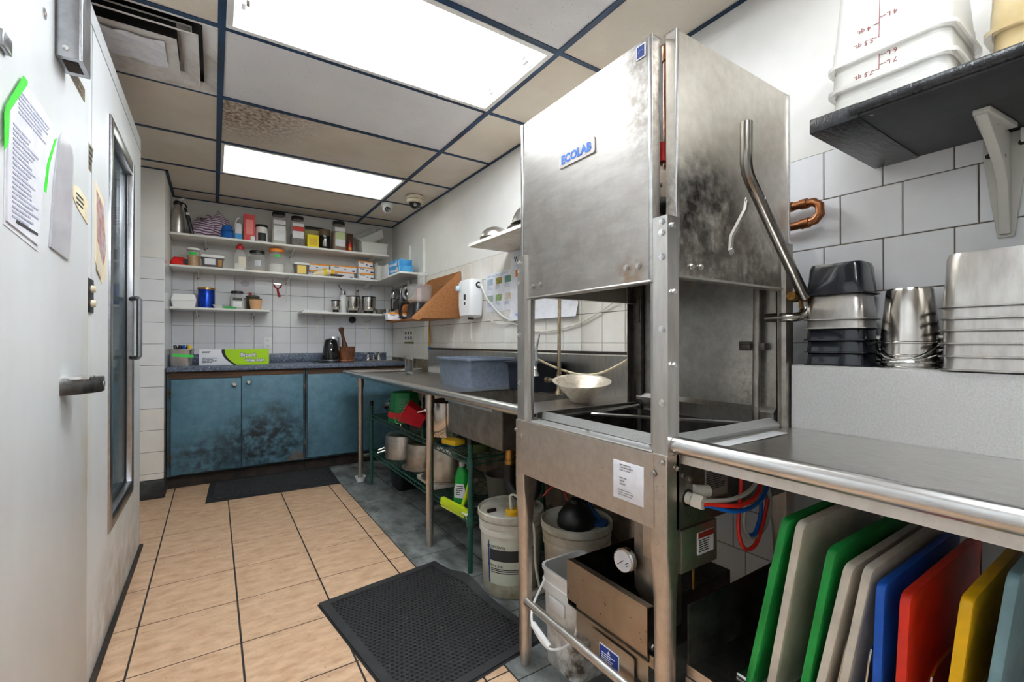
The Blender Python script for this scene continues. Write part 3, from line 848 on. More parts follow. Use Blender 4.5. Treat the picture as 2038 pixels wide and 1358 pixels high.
# under the tank: sump, thermometer, hoses, scrap tray
mb = MB(); mb.loft([[(.995, .775, .67), (1.06, .775, .67), (1.06, .885, .67), (.995, .885, .67)], [(.995, .775, .43), (1.06, .775, .43), (1.06, .885, .43), (.995, .885, .43)],
                    [(1.0, .775, .36), (1.06, .775, .36), (1.06, .80, .36), (1.0, .80, .36)]])
part('sump', mb, STEELD, dw, bevel=.003)
gauge = MB(); gauge.lathe([(.032, 0), (.034, .004), (.034, .018), (.030, .022)], 28)
gm = Matrix.Translation((.985, .90, .505)) @ Euler((0, -PI / 2 + .05, .12)).to_matrix().to_4x4()
gauge.v = [gm @ Vector(v) for v in gauge.v]
g = part('thermometer', gauge, CHROME, dw)
mb = MB(); mb.lathe([(.0285, .0222), (.0285, .0228)], 28); mb.v = [gm @ Vector(v) for v in mb.v]
part('dial', mb, PAPER, g)
mb = MB(); mb.box(-.001, -.004, .0229, .001, .022, .0236); mb.box(-.012, -.016, .0229, -.010, -.002, .0234); mb.box(-.018, -.013, .0229, -.0165, -.002, .0234)
mb.v = [gm @ Euler((0, 0, .7)).to_matrix().to_4x4() @ Vector(v) for v in mb.v]
part('needle', mb, INK, g)
mb = MB(); mb.cyl((1.01, .872, .497), (.985, .898, .503), .008, n=10)
part('thermometer_stem', mb, DARKST, dw)
HOSE = plain('grey_hose', (150, 146, 130), .6, col2=S(112, 108, 94), vscale=60)
for pts, r in (([(1.11, 1.0, .66), (1.115, .985, .58), (1.13, .97, .52), (1.12, .96, .44)], .013), ([(1.24, 1.04, .58), (1.245, 1.04, .5), (1.25, 1.03, .40)], .011)):
    mb = MB(); mb.tube(pts, r, n=10, smooth=6)
    part('hose', mb, HOSE, dw)
mb = MB(); mb.cyl((1.24, 1.02, .625), (1.24, 1.10, .625), .055, n=24); mb.cyl((1.24, 1.005, .625), (1.24, 1.02, .625), .03, n=18); mb.cyl((1.24, 1.10, .625), (1.24, 1.112, .625), .058, n=24)
mb.cyl((1.21, 1.08, .575), (1.21, 1.10, .575), .018, n=14)
part('wash_pump', mb, mat('pump_casting', S(120, 116, 112), .5, .7, col2=S(84, 80, 76), vscale=14), dw)
mb = MB(); mb.cyl((1.33, 1.05, .37), (1.33, 1.13, .37), .05, n=20); mb.cyl((1.33, 1.06, .37), (1.33, 1.08, .44), .018, n=12)
part('drain_valve', mb, BRASS, dw)
STD2 = mat('scrap_tray_steel', S(178, 164, 148), .42, 1.0, col2=S(158, 143, 126), vscale=5, spots=(S(104, 88, 74), 60, .7))
mb = MB(); mb.sheet([(.955, .436), (.930, .440), (.930, .320)], 'Y', .782, 1.098, .003)
tr = part('scrap_tray', mb, STD2, dw, smooth=0)
mb = MB(); mb.box(.932, .782, .30, 1.30, .785, .437); mb.box(.932, 1.095, .30, 1.30, 1.098, .437); mb.box(1.297, .785, .30, 1.30, 1.095, .437); mb.box(.932, .785, .30, 1.297, 1.095, .304)
part('tray_body', mb, DARKST, tr, smooth=0)
mb = MB(); mb.prism([(1.062, .320), (1.062, .235), (.785, .235), (.785, .290), (.768, .290), (.768, .320)], 'X', .936, .94)
part('lower_panel', mb, STD2, tr, smooth=0)
mb = MB(); mb.loft([[(.928 + h, y, z) for y, z, _ in rrect(.165, .105, .008, 0, .908, .233)] for h in (0, .003)])
fl = part('access_flap', mb, STD2, tr)
mb = MB(); mb.box(.926, .878, .215, .928, .952, .262)
nl = part('notice_label', mb, plain('label_white', (225, 228, 236), .4), fl)
mb = MB(); mb.box(.9253, .880, .217, .9262, .950, .260)
part('label_field', mb, plain('royal_blue', (22, 50, 138), .4), nl)
mb = MB(); mb.prism([(.921, .247), (.909, .247), (.915, .2565)], 'X', .9247, .9254)
part('arrow_mark', mb, PAPER, nl)
mb = MB(); print_lines(mb, (.925, .943, .2435), (0, -1, 0), (0, 0, -1), .056, 4, .006)
part('print', mb, PAPER, nl)['kind'] = 'stuff'
bolts('bolt', [(.95, .781, .335)], (0, -1, 0), .008, CHROME, tr)
mb = MB(); mb.cyl((.905, 1.285, .228), (.905, .735, .222), .0135, n=14)
part('front_brace', mb, STEEL, dw)
mb = MB(); mb.cyl((.925, 1.325, .22), (1.465, 1.325, .22), .0125, n=14)
part('side_brace', mb, STEEL, dw)
mb = MB(); mb.cyl((1.06, .74, .555), (1.06, .74, .47), .004, n=8); mb.cyl((1.06, .74, .553), (1.06, .74, .54), .009, n=6)
part('drip_rod', mb, BRASS, dw)

# ------------------------------------------------------------------ clean-dish table
def rolled_edge(mb, pts, r=.02, n=14):
    return mb.tube(pts, r, n=n)
ct = thing('clean_dish_table', 'stainless landing table with rolled front edge and high backsplash ledge', 'table', (1.25, .2, 0))
mb = MB(); mb.sheet([(.930, .880), (.944, .868), (1.47, .862)], 'Y', -.5, .692, .003)
part('table_top', mb, STEELT, ct, smooth=0)
mb = MB(); mb.cyl((.925, -.5, .876), (.925, .6925, .876), .0205, n=18)
part('rolled_edge', mb, STEELR, ct)
mb = MB(); mb.sheet([(.944, .862), (.938, .832), (.952, .828)], 'Y', -.5, .69, .003)
part('skirt', mb, STEELW, ct, smooth=0)
mb = MB(); mb.prism([(1.472, .858), (1.474, 1.050), (1.478, 1.054), (1.62, 1.054), (1.62, 1.048), (1.480, 1.046), (1.478, .858)], 'Y', -.5, .688)
part('backsplash', mb, GALV, ct, smooth=0)
mb = MB(); mb.box(.97, .672, .823, 1.5, .687, .856); mb.box(1.15, -.5, .80, 1.19, .687, .858)
part('underside_channel', mb, STEELD, ct, smooth=0)
mb = MB(); mb.sheet([(.955, .318), (.955, .345), (.965, .345), (.972, .336), (1.58, .336), (1.585, .40)], 'Y', -.5, .684, .003)
part('undershelf', mb, STEELT, ct, smooth=0)
for x in (.985, 1.56):
    mb = MB(); mb.cyl((x, -.35, .0), (x, -.35, .86), .02, n=14)
    part('leg', mb, STEEL, ct)
mb = MB(); mb.sheet([(.95, .3), (.95, .318)], 'Y', -.5, .684, .002); mb.box(.955, .665, .30, 1.55, .684, .334)
part('shelf_frame', mb, STEELW, ct, smooth=0)
mb = MB(); mb.box(.975, .632, .869, 1.33, .668, .8705)
part('drain_strip', mb, plain('pale_strip', (226, 226, 226), .35, metal=.3), ct, bevel=.0005)
mb = MB(); mb.box(.955, .680, .338, 1.56, .684, .488)
part('shelf_end_panel', mb, DARKST, ct, bevel=.001)

# ------------------------------------------------------------------ soiled-dish table with sink
st = thing('soiled_dish_table', 'long stainless table with sink on pipe legs along the tiled wall', 'table', (1.26, 2.65, 0))
SX0, SX1, SY0, SY1 = 1.005, 1.405, 1.60, 2.115
TZ = .863
mb = MB(); th = .003
mb.box(.94, 1.335, TZ - th, SX0, 3.93, TZ); mb.box(SX1, 1.335, TZ - th, 1.605, 3.93, TZ)
mb.box(SX0, 1.335, TZ - th, SX1, SY0, TZ); mb.box(SX0, SY1, TZ - th, SX1, 3.93, TZ)
part('table_top', mb, STEELT, st, smooth=0)
mb = MB(); mb.tube([(.922, 1.338, .876), (.922, 3.94, .876)], .0195, n=16)
part('rolled_edge', mb, STEELR, st)
mb = MB(); mb.sheet([(.928, .878), (.941, .864)], 'Y', 1.338, 3.93, .002)
part('edge_slope', mb, STEELT, st, smooth=0)
mb = MB(); mb.tube([(.922, 3.945, .876), (1.60, 3.945, .876)], .016, n=14); mb.cyl((.922, 3.925, .876), (.922, 3.961, .876), .0195, n=16)
part('end_rim', mb, STEELR, st)
mb = MB(); mb.sheet([(3.936, .878), (3.926, .864)], 'X', .94, 1.6, .002)
part('end_slope', mb, STEELT, st, smooth=0)
mb = MB(); mb.prism([(1.600, .86), (1.600, 1.058), (1.605, 1.064), (1.622, 1.064), (1.622, 1.058), (1.605, 1.056), (1.604, .86)], 'Y', 1.335, 3.79)
part('backsplash', mb, STEEL, st, smooth=0)
mb = MB(); mb.box(1.607, 1.34, 1.0645, 1.6232, 3.785, 1.078)
part('mouldy_caulk', mb, DIRTY, st, bevel=.002)
mb = MB()
for x0, y0, x1, y1 in ((SX0 - .003, SY0, SX0, SY1), (SX1, SY0, SX1 + .003, SY1), (SX0, SY0 - .003, SX1, SY0), (SX0, SY1, SX1, SY1 + .003)): mb.box(x0, y0, .672, x1, y1, TZ)
mb.box(SX0, SY0, .669, SX1, SY1, .672)
part('sink_basin', mb, STEELD, st, smooth=0)
mb = MB(); mb.box(SX0 - .012, SY0 + .06, .825, SX0 - .002, SY1 + .02, .858)
part('sink_rim', mb, STEELR, st, smooth=0)
mb = MB(); mb.box(SX1 - .004, SY0, TZ, SX1 + .006, SY1, TZ + .004)
part('sink_back_rim', mb, STEELR, st, smooth=0)
def pipe_leg(x, y, socket=True):
    mb = MB(); mb.lathe([(.0135, 0), (.0145, .02), (.0205, .03), (.0205, .80), (.0205, .85)], 16, (x, y, 0))
    lg = part('leg', mb, STEELW, st)
    mb = MB(); mb.cyl((x, y, .765), (x, y, .85), .0255, n=16)
    part('socket', mb, STEELW, lg)
    mb = MB(); mb.box(x - .06, y - .10, .846, x + .06, y + .10, .858)
    part('gusset', mb, STEELD, lg, bevel=.002)
for x, y in ((.997, 3.75), (.997, 2.34), (1.54, 3.75), (1.54, 2.34)): pipe_leg(x, y)
for y in (3.75, 2.34):
    mb = MB(); mb.cyl((1.018, y, .205), (1.52, y, .205), .0145, n=12)
    part('cross_brace', mb, STEELD, st)
mb = MB(); mb.tube([(1.19, 1.83, .67), (1.19, 1.83, .47)], .022, n=14); mb.cyl((1.19, 1.83, .66), (1.19, 1.83, .64), .03, n=14); mb.cyl((1.19, 1.83, .56), (1.19, 1.83, .54), .027, n=14)
part('drain_pipe', mb, BRASS, st)
mb = MB(); mb.tube([(1.19, 1.83, .54), (1.19, 1.83, .45), (1.20, 1.79, .41), (1.22, 1.72, .40), (1.23, 1.68, .44), (1.235, 1.66, .54), (1.26, 1.62, .56), (1.5, 1.6, .55)], .027, n=12, smooth=5)
part('drain_trap', mb, BLACK, st)
# pre-rinse tap
TAPM = mat('tap_nickel', S(186, 172, 150), .3, 1.0, col2=S(150, 132, 108), vscale=18)
tap = thing('pre_rinse_tap', 'tall pre-rinse spray tap rising behind the sink', 'tap', (1.45, 1.775, TZ))
mb = MB(); mb.lathe([(.024, 0), (.024, .008), (.016, .02), (.013, .045), (.017, .06), (.017, .085), (.011, .1)], 18, (1.45, 1.775, TZ))
part('valve_body', mb, TAPM, tap)
mb = MB(); mb.cyl((1.45, 1.775, .955), (1.45, 1.768, 1.62), .009, n=12); mb.cyl((1.45, 1.775, .95), (1.45, 1.775, .975), .013, n=12)
part('riser_pipe', mb, TAPM, tap)
mb = MB(); mb.tube([(1.45, 1.775, .962), (1.42, 1.70, .958), (1.405, 1.665, .964), (1.40, 1.655, .985)], .0045, n=8, smooth=5)
part('hook', mb, TAPM, tap)
mb = MB(); mb.cyl((1.45, 1.775, .93), (1.43, 1.83, .932), .011, n=12); mb.cyl((1.45, 1.775, .93), (1.46, 1.72, .925), .011, n=12); mb.cyl((1.43, 1.83, .932), (1.425, 1.85, .932), .016, n=12)
part('valve_handle', mb, TAPM, tap)
mb = MB(); mb.tube([(1.45, 1.768, 1.62), (1.43, 1.78, 1.68), (1.37, 1.81, 1.66), (1.34, 1.825, 1.50), (1.33, 1.83, 1.30), (1.33, 1.835, 1.073)], .009, n=10, smooth=6)
part('hose', mb, HOSE, tap)
mb = MB(); mb.cyl((1.33, 1.835, 1.073), (1.325, 1.83, 1.025), .013, n=12); mb.cyl((1.325, 1.83, 1.03), (1.322, 1.81, .985), .016, .018, n=12); mb.cyl((1.322, 1.81, .99), (1.322, 1.81, .958), .013, .026, n=16)
part('spray_head', mb, GREYMET, tap)
mb = MB(); mb.tube([(1.326, 1.815, 1.0), (1.32, 1.785, 1.035), (1.325, 1.80, 1.09), (1.33, 1.778, 1.162)], [.009, .008, .007, .004], n=8)
part('spray_lever', mb, plain('grey_lever', (142, 146, 150), .4), tap)
# pale hoses drooping along the wall
mb = MB(); mb.tube([(1.34, 1.83, 1.045), (1.45, 1.80, .995), (1.51, 1.70, .965), (1.54, 1.58, .975), (1.57, 1.45, 1.035), (1.58, 1.36, 1.10)], .006, n=8, smooth=6)
solo('rinse_hose', 'cream hose drooping across the backsplash behind the spray tap', 'hose', mb, plain('cream_hose', (206, 190, 158), .4))
mb = MB(); mb.tube([(1.60, 2.74, 1.285), (1.605, 2.60, 1.25), (1.612, 2.44, 1.245), (1.612, 2.25, 1.20), (1.612, 2.05, 1.19), (1.612, 1.80, 1.225), (1.61, 1.62, 1.29), (1.60, 1.45, 1.36)], .004, n=8, smooth=6)
solo('wall_cable', 'thin white cable sagging along the white tiles towards the dishwasher', 'cable', mb, plain('cable_white', (226, 220, 208), .4))
# ------------------------------------------------------------------ shape kits for small things
def jar_profile(r, h, neck=.82):
    return [(r * .9, 0), (r, .008), (r, h * .72), (r * .97, h * .8), (r * neck, h * .88), (r * neck, h)]
def jar(name, label, cat, x, y, z, r, h, lidm, bodym, lid_h=.022, content=None, fill=.5, square=False, labels=(), neck=.82, group=None):
    """Jar or canister: body, contents, lid, paper labels on the side facing the room."""
    t = thing(name, label, cat, (x, y, z), group=group)
    hb = h - lid_h
    mb = MB()
    if square:
        pr = jar_profile(1, 1, neck)
        mb.loft([rrect(2 * r * k, 2 * r * k, r * k * .35, hb * q) for k, q in pr])
    else:
        mb.lathe([(a * r, b * hb) for a, b in jar_profile(1, 1, neck)], 28)
    part('body', mb, bodym, t, local=True)
    if content is not None:
        mb = MB(); k = .93
        if square: mb.loft([rrect(2 * r * k, 2 * r * k, r * .3, .006), rrect(2 * r * k, 2 * r * k, r * .3, hb * fill)])
        else: mb.lathe([(r * k, .006), (r * k, hb * fill)], 24)
        part('contents', mb, content, t, local=True)
    mb = MB(); rl = r * (neck + .06)
    mb.lathe([(rl, 0), (rl, lid_h * .8), (rl * .95, lid_h)], 28, (0, 0, hb))
    part('lid', mb, lidm, t, local=True)
    for (z0, z1, w, m) in labels:
        mb = MB()
        if square:
            mb.box(-w * r, -r - .0015, z0 * hb, w * r, -r + .0005, z1 * hb)
        else:
            n = 10; A = w * 1.2
            lo = []; hi = []
            for rr in (r + .0004, r + .0012):
                for zz in (z0 * hb, z1 * hb):
                    pass
            ring0 = [(math.sin(-A + 2 * A * i / n), -math.cos(-A + 2 * A * i / n)) for i in range(n + 1)]
            vs = [(a * (r + .001), b * (r + .001), zz) for zz in (z0 * hb, z1 * hb) for a, b in ring0]
            mb.add(vs, [(i, i + 1, n + 2 + i, n + 1 + i) for i in range(n)])
        part('label', mb, m, t, local=True)
    return t

def carton(name, label, cat, x0, x1, y0, y1, z0, z1, m, panels=(), group=None, rz=0.0, bev=.0015):
    """A cardboard box; panels = (side, u0, u1, v0, v1, material) printed fields on front (-Y), top or side (-X)."""
    w, d, h = x1 - x0, y1 - y0, z1 - z0
    t = thing(name, label, cat, ((x0 + x1) / 2, (y0 + y1) / 2, z0), rz, group)
    mb = MB(); mb.box(-w / 2, -d / 2, 0, w / 2, d / 2, h)
    b = part('box', mb, m, t, local=True, bevel=bev)
    for (side, u0, u1, v0, v1, pm) in panels:
        mb = MB(); e = .0007
        if side == 'front': mb.box(-w / 2 + u0 * w, -d / 2 - e, v0 * h, -w / 2 + u1 * w, -d / 2 + .0001, v1 * h)
        elif side == 'top': mb.box(-w / 2 + u0 * w, -d / 2 + v0 * d, h - .0001, -w / 2 + u1 * w, -d / 2 + v1 * d, h + e)
        elif side == 'side': mb.box(-w / 2 - e, -d / 2 + u0 * d, v0 * h, -w / 2 + .0001, -d / 2 + u1 * d, v1 * h)
        part('printed_panel', mb, pm, t, local=True, smooth=0)
    return t

def shelf(name, label, x0, x1, y0, y1, ztop, brackets, drop=.22):
    t = thing(name, label, 'shelf', ((x0 + x1) / 2, y1, ztop - .02))
    mb = MB(); mb.box(x0, y0, ztop - .018, x1, y1, ztop)
    part('board', mb, WHITEP, t, bevel=.002)
    for bx in brackets:
        mb = MB(); zb = ztop - .018
        mb.prism([(y1, zb - drop), (y1 - .006, zb - drop), (y1 - .012, zb - .06), (y0 + .07, zb - .010), (y0 + .06, zb), (y1, zb)], 'X', bx - .004, bx + .004)
        mb.box(bx - .012, y1 - .003, zb - drop * .9, bx + .012, y1, zb)
        b = part('bracket', mb, WHITEP, t, smooth=0)
        for dz, dx in ((-.05, -.008), (-.04, .009), (-drop * .85, 0)):
            s = MB(); s.cyl((bx + dx, y1 - .003, zb + dz), (bx + dx, y1 - .0055, zb + dz), .0042, n=8)
            part('screw', s, BLACK, b)
    return t

# ------------------------------------------------------------------ cabinets and counter under the shelves
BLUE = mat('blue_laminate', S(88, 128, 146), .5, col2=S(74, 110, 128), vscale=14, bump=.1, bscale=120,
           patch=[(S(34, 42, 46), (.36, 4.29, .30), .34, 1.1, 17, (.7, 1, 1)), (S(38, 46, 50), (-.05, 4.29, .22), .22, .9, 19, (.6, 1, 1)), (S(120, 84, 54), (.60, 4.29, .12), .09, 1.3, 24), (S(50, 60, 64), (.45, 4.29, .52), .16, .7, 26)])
WOODD = mat('dark_bare_wood', S(104, 72, 46), .7, col2=S(58, 38, 24), vscale=8, stretch=(.3, 1, 4))
def cabinet(label, x0, x1, doors, knobs, hinges):
    t = thing('base_cabinet', label, 'cabinet', ((x0 + x1) / 2, 4.55, 0))
    mb = MB(); mb.box(x0, 4.308, .10, x1, 4.836, .896)
    part('body', mb, mat('cabinet_frame', S(64, 92, 106), .6, col2=S(44, 50, 52), vscale=9), t, smooth=0)
    mb = MB(); mb.box(x0 + .01, 4.302, .846, x1 - .01, 4.309, .893)
    part('top_rail', mb, WOODD, t, smooth=0)
    mb = MB(); mb.box(x0, 4.352, 0, x1, 4.372, .10)
    part('kick_board', mb, DIRTY, t, smooth=0)
    for i, (a, b, z0, z1) in enumerate(doors):
        mb = MB(); mb.box(a, 4.288, z0, b, 4.306, z1)
        d = part('door', mb, BLUE, t, bevel=.002)
        if knobs[i] is not None:
            mb = MB(); k = knobs[i]
            mb.lathe([(.007, 0), (.006, .012), (.016, .018), (.017, .024), (.012, .029)], 20)
            R = Matrix.Translation((k, 4.288, z1 - .05)) @ Euler((PI / 2, 0, 0)).to_matrix().to_4x4()
            mb.v = [R @ v for v in mb.v]
            part('knob', mb, CHROME, d)
        for hx in hinges[i]:
            for hz in (z0 + .14, z1 - .10):
                mb = MB(); mb.box(hx - .008, 4.283, hz - .03, hx + .008, 4.289, hz + .03); mb.cyl((hx, 4.283, hz - .028), (hx, 4.283, hz + .028), .005, n=8)
                part('hinge', mb, mat('rusty_hinge', S(130, 120, 108), .5, .8, col2=S(80, 66, 54), vscale=40), d)
    return t
cabinet('scuffed blue two-door base cabinet with chrome knobs next to the column', -.297, .667, [(-.27, .187, .113, .838), (.192, .650, .113, .852)], [.14, .240], [[-.275], [.662]])
cabinet('blue base cabinet behind the pipe legs of the steel table', .672, 1.62, [(.686, 1.14, .118, .846), (1.145, 1.60, .118, .846)], [None, 1.20], [[], []])
COUNTER = mat('blue_grey_speckled_laminate', S(112, 122, 142), .4, col2=S(70, 78, 96), vscale=60, detail=6, vlo=.4, vhi=.6, spots=(S(168, 172, 184), 90, .64))
cnt = thing('counter_worktop', 'blue grey speckled worktop with low upstand over the blue cabinets', 'worktop', (.66, 4.55, .897))
mb = MB(); mb.prism([(4.266, .902), (4.272, .898), (4.836, .898), (4.836, .936), (4.278, .936), (4.266, .928)], 'X', -.2985, 1.621)
part('slab', mb, COUNTER, cnt, bevel=.003)
mb = MB(); mb.box(-.2985, 4.812, .936, 1.55, 4.8375, 1.022)
part('upstand', mb, COUNTER, cnt, bevel=.004)
mb = MB(); mb.loft([rrect(.30, .33, .03, .936, 1.42, 4.58), rrect(.30, .33, .03, .940, 1.42, 4.58), rrect(.26, .29, .03, .940, 1.42, 4.58), rrect(.25, .28, .03, .925, 1.42, 4.58)], cap0=False)
part('sink', mb, STEEL, cnt)
tp = thing('mixer_tap', 'small chrome two-lever tap by the corner of the worktop', 'tap', (1.40, 4.775, .937))
mb = MB(); mb.loft([rrect(.16, .05, .02, .0), rrect(.155, .045, .02, .012)]); part('deck_plate', mb, CHROME, tp, local=True)
for s in (-1, 1):
    mb = MB(); mb.lathe([(.021, .012), (.018, .03), (.014, .05), (.012, .062)], 18, (s * .055, 0, 0))
    p_ = part('valve', mb, CHROME, tp, local=True)
    mb = MB(); mb.tube([(s * .055, 0, .062), (s * .07, -.01, .078), (s * .12, -.02, .082)], .006, n=8, smooth=4)
    part('lever', mb, CHROME, p_, local=True)
mb = MB(); mb.tube([(0, 0, .01), (0, -.005, .06), (0, -.03, .082), (0, -.08, .078), (0, -.11, .055)], [.014, .014, .013, .013, .013, .012], n=12, smooth=4)
part('spout', mb, CHROME, tp, local=True)

# things on the worktop
t = thing('steel_food_pan', 'deep steel food pan with green tape and tool handles, beside the column', 'food pan', (-.212, 4.48, .937))
mb = MB(); lo = rrect(.13, .20, .03, 0); hi = rrect(.155, .23, .03, .128); rim = rrect(.172, .245, .03, .130); rim2 = rrect(.172, .245, .03, .134); hi2 = rrect(.15, .225, .03, .134); lo2 = rrect(.126, .196, .03, .004)
mb.loft([lo, hi, rim, rim2, hi2, lo2], cap0=True, cap1=True)
part('pan', mb, STEEL, t, local=True)
mb = MB(); mb.box(-.062, -.1135, .074, .072, -.1105, .095)
mb.v = [Matrix.Rotation(.09, 4, 'Y') @ v for v in mb.v]
part('tape', mb, plain('green_tape', (60, 206, 84), .5), t, local=True)
for nm, rgb, x, y, a, b in (('black_tool_handle', (22, 22, 24), -.035, .0, .5, .1), ('black_tool_handle', (20, 20, 22), -.005, .03, -.9, .3), ('blue_tool_handle', (22, 92, 190), .035, .0, -.5, -.2), ('yellow_tool_handle', (236, 190, 30), .058, -.02, -.2, .2), ('black_tool_handle', (18, 18, 20), .02, .05, .4, -.3)):
    mb = MB(); mb.tube([(x, y, .03), (x + a * .03, y + b * .03, .10), (x + a * .05, y + b * .05, .165)], [.009, .016, .012], n=10)
    mb2 = solo('utensil', {.035: 'blue tool handle sticking out of the steel food pan', .058: 'yellow tool handle sticking out of the steel food pan', -.035: 'black tool handle in the food pan nearest the column', -.005: 'black tool handle in the middle of the food pan', .02: 'black tool handle behind the blue one in the food pan'}[x], 'utensil',
               (lambda m_: (setattr(m_, 'v', [v + Vector((-.212, 4.48, .937)) for v in m_.v]), m_)[1])(mb), plain(nm, rgb, .4), group='tool handles in the food pan')
LIME = plain('lime_print', (168, 214, 0), .4); CARDW = plain('white_card', (234, 233, 240), .5)
t = carton('wrap_box', 'long white and lime green cling wrap carton on the worktop', 'carton', -.10, .40, 4.44, 4.56, .937, 1.068, CARDW)
mb = MB(); W, H = .5, .131
arc = [(.31, 0), (.335, 0), (.30, .35), (.285, .7), (.295, 1)]
pts = [(-.25 + .235 + .0, .0)]
crv = lambda v: .150 + .085 * (1 - v) ** 2 + .02 * (v - .5) ** 2
n = 10
left = [(-.25 + crv(i / n) + .022, H * i / n) for i in range(n + 1)]
poly = left + [(.2495, H), (.2495, 0)]
mb.prism(poly, 'Y', -.0607, -.0599); part('printed_panel', mb, LIME, t, local=True, smooth=0)
mb = MB(); l2 = [(-.25 + crv(i / n), H * i / n) for i in range(n + 1)]
mb.prism(l2 + left[::-1], 'Y', -.0609, -.0599); part('printed_panel', mb, BLACK, t, local=True, smooth=0)
DKB = plain('dark_blue_print', (40, 40, 120), .5)
def outlined(text, size, x, z):
    lettering(text, size, DKB, t, (.15 + x, 4.44 - .0008, .937 + z), (0, -1, 0), bold=.0034)
    lettering(text, size, PAPER, t, (.15 + x, 4.44 - .0016, .937 + z), (0, -1, 0), bold=.0014)
outlined('Btpack', .042, .095, .082); outlined('Wrap Swirl', .030, .145, .038)
mb = MB(); print_lines(mb, (-.078, 4.4393, .937 + .115), (1, 0, 0), (0, 0, -1), .06, 2, .009); print_lines(mb, (-.078, 4.4393, .937 + .062), (1, 0, 0), (0, 0, -1), .11, 4, .0115)
part('print', mb, INK, t)['kind'] = 'stuff'
# kettle
t = thing('electric_kettle', 'glossy black electric kettle on the worktop beside the wooden mortar', 'kettle', (.92, 4.50, .937))
mb = MB(); mb.lathe([(.078, .022), (.08, .03), (.074, .10), (.062, .17), (.055, .20)], 32); part('body', mb, BLACKG, t, local=True)
mb = MB(); mb.lathe([(.055, .20), (.052, .212), (.03, .222), (.008, .226)], 28); part('lid', mb, BLACKG, t, local=True)
mb = MB(); mb.lathe([(.082, 0), (.082, .012), (.079, .02)], 32); part('base', mb, BLACK, t, local=True)
mb = MB(); mb.lathe([(.0805, .02), (.0815, .024), (.0805, .028)], 32, cap0=False, cap1=False); part('trim_ring', mb, CHROME, t, local=True)
mb = MB(); mb.add([(-.02, -.052, .198), (.02, -.052, .198), (0, -.085, .205), (0, -.058, .165)], [(0, 1, 2), (0, 2, 3), (1, 3, 2), (0, 3, 1)]); part('spout', mb, BLACKG, t, local=True)
mb = MB(); mb.tube([(.02, .045, .205), (.035, .085, .20), (.045, .105, .15), (.04, .09, .07)], .010, n=10, smooth=5); part('handle', mb, BLACK, t, local=True)
mb = MB(); mb.tube([(-.07, -.02, .006), (-.10, -.03, .008), (-.13, -.01, .012), (-.15, .0, .006)], .007, n=8, smooth=4); part('cord', mb, BLACK, t, local=True)
WOOD = mat('olive_wood', S(138, 86, 54), .45, col2=S(72, 42, 26), vscale=13, stretch=(1, 1, .45), detail=8, vlo=.42, vhi=.6)
t = thing('mortar', 'round brown wooden mortar on the worktop', 'mortar', (1.07, 4.50, .937))
mb = MB(); mb.lathe([(.062, 0), (.068, .012), (.062, .022), (.064, .04), (.072, .06), (.073, .15), (.066, .15), (.05, .06), (.01, .04)], 32); part('bowl', mb, WOOD, t, local=True)
mb = MB(); R = Matrix.Translation((1.065, 4.49, .99)) @ Euler((0, -.2, 0)).to_matrix().to_4x4()
mb.lathe([(.022, 0), (.029, .02), (.030, .08), (.022, .13), (.015, .16), (.014, .22), (.02, .245), (.026, .26), (.022, .278), (.008, .285)], 24); mb.v = [R @ v for v in mb.v]
solo('pestle', 'dark wooden pestle standing in the mortar', 'pestle', mb, mat('dark_pestle_wood', S(96, 58, 38), .45, col2=S(62, 36, 24), vscale=20))
# wall sockets, wall bits
def socket(x, z, label, m):
    t = thing('wall_socket', label, 'socket', (x, YB, z))
    mb = MB(); mb.box(-.036, -.007, -.057, .036, -.0006, .057); part('plate', mb, m, t, local=True, bevel=.003)
    for dz in (-.024, .024):
        mb = MB(); mb.loft([[(a, -.007 - h, b + dz) for a, b, _ in rrect(.034, .028, .01, 0)] for h in (0, .002)]); f_ = part('outlet', mb, WHITEPL, t, local=True)
        for dx in (-.006, .006):
            mb = MB(); mb.box(dx - .001, -.0096, dz - .004, dx + .001, -.0088, dz + .006); part('slot', mb, BLACK, f_, local=True)
socket(.425, 1.118, 'white double wall socket above the cling wrap carton', WHITEPL)
socket(1.035, 1.128, 'grey metal wall socket behind the kettle', GREYMET)
mb = MB(); mb.cyl((1.20, YB - .001, 1.36), (1.20, YB - .022, 1.36), .036, .032, n=24); mb.cyl((1.20, YB - .022, 1.36), (1.20, YB - .027, 1.36), .02, n=18)
solo('wall_bumper', 'black round rubber bumper fixed on the tiles under the small shelf', 'wall bumper', mb, BLACK)
t = thing('vegetable_peeler', 'red handled vegetable peeler hanging on the white tiles', 'peeler', (.5, YB - .004, 1.53))
RED = plain('red_plastic2', (176, 26, 32), .35)
mb = MB(); mb.tube([(.525, YB - .01, 1.56), (.512, YB - .01, 1.60), (.507, YB - .01, 1.635)], [.012, .010, .008], n=10); mb.tube([(.507, YB - .01, 1.635), (.482, YB - .01, 1.655), (.474, YB - .01, 1.68)], .006, n=8); mb.tube([(.507, YB - .01, 1.635), (.532, YB - .01, 1.652), (.54, YB - .01, 1.68)], .006, n=8)
part('handle', mb, RED, t)
mb = MB(); mb.box(.474, YB - .013, 1.676, .54, YB - .007, 1.686); part('blade', mb, CHROME, t)
t = thing('decorated_wall_tile', 'small square wall plaque with faded oval picture among the tiles', 'wall plaque', (.24, YB, 1.655))
mb = MB(); mb.box(.165, YB - .004, 1.59, .315, YB - .0006, 1.72); part('plate', mb, plain('pale_plaque', (226, 222, 226), .3), t, bevel=.001)
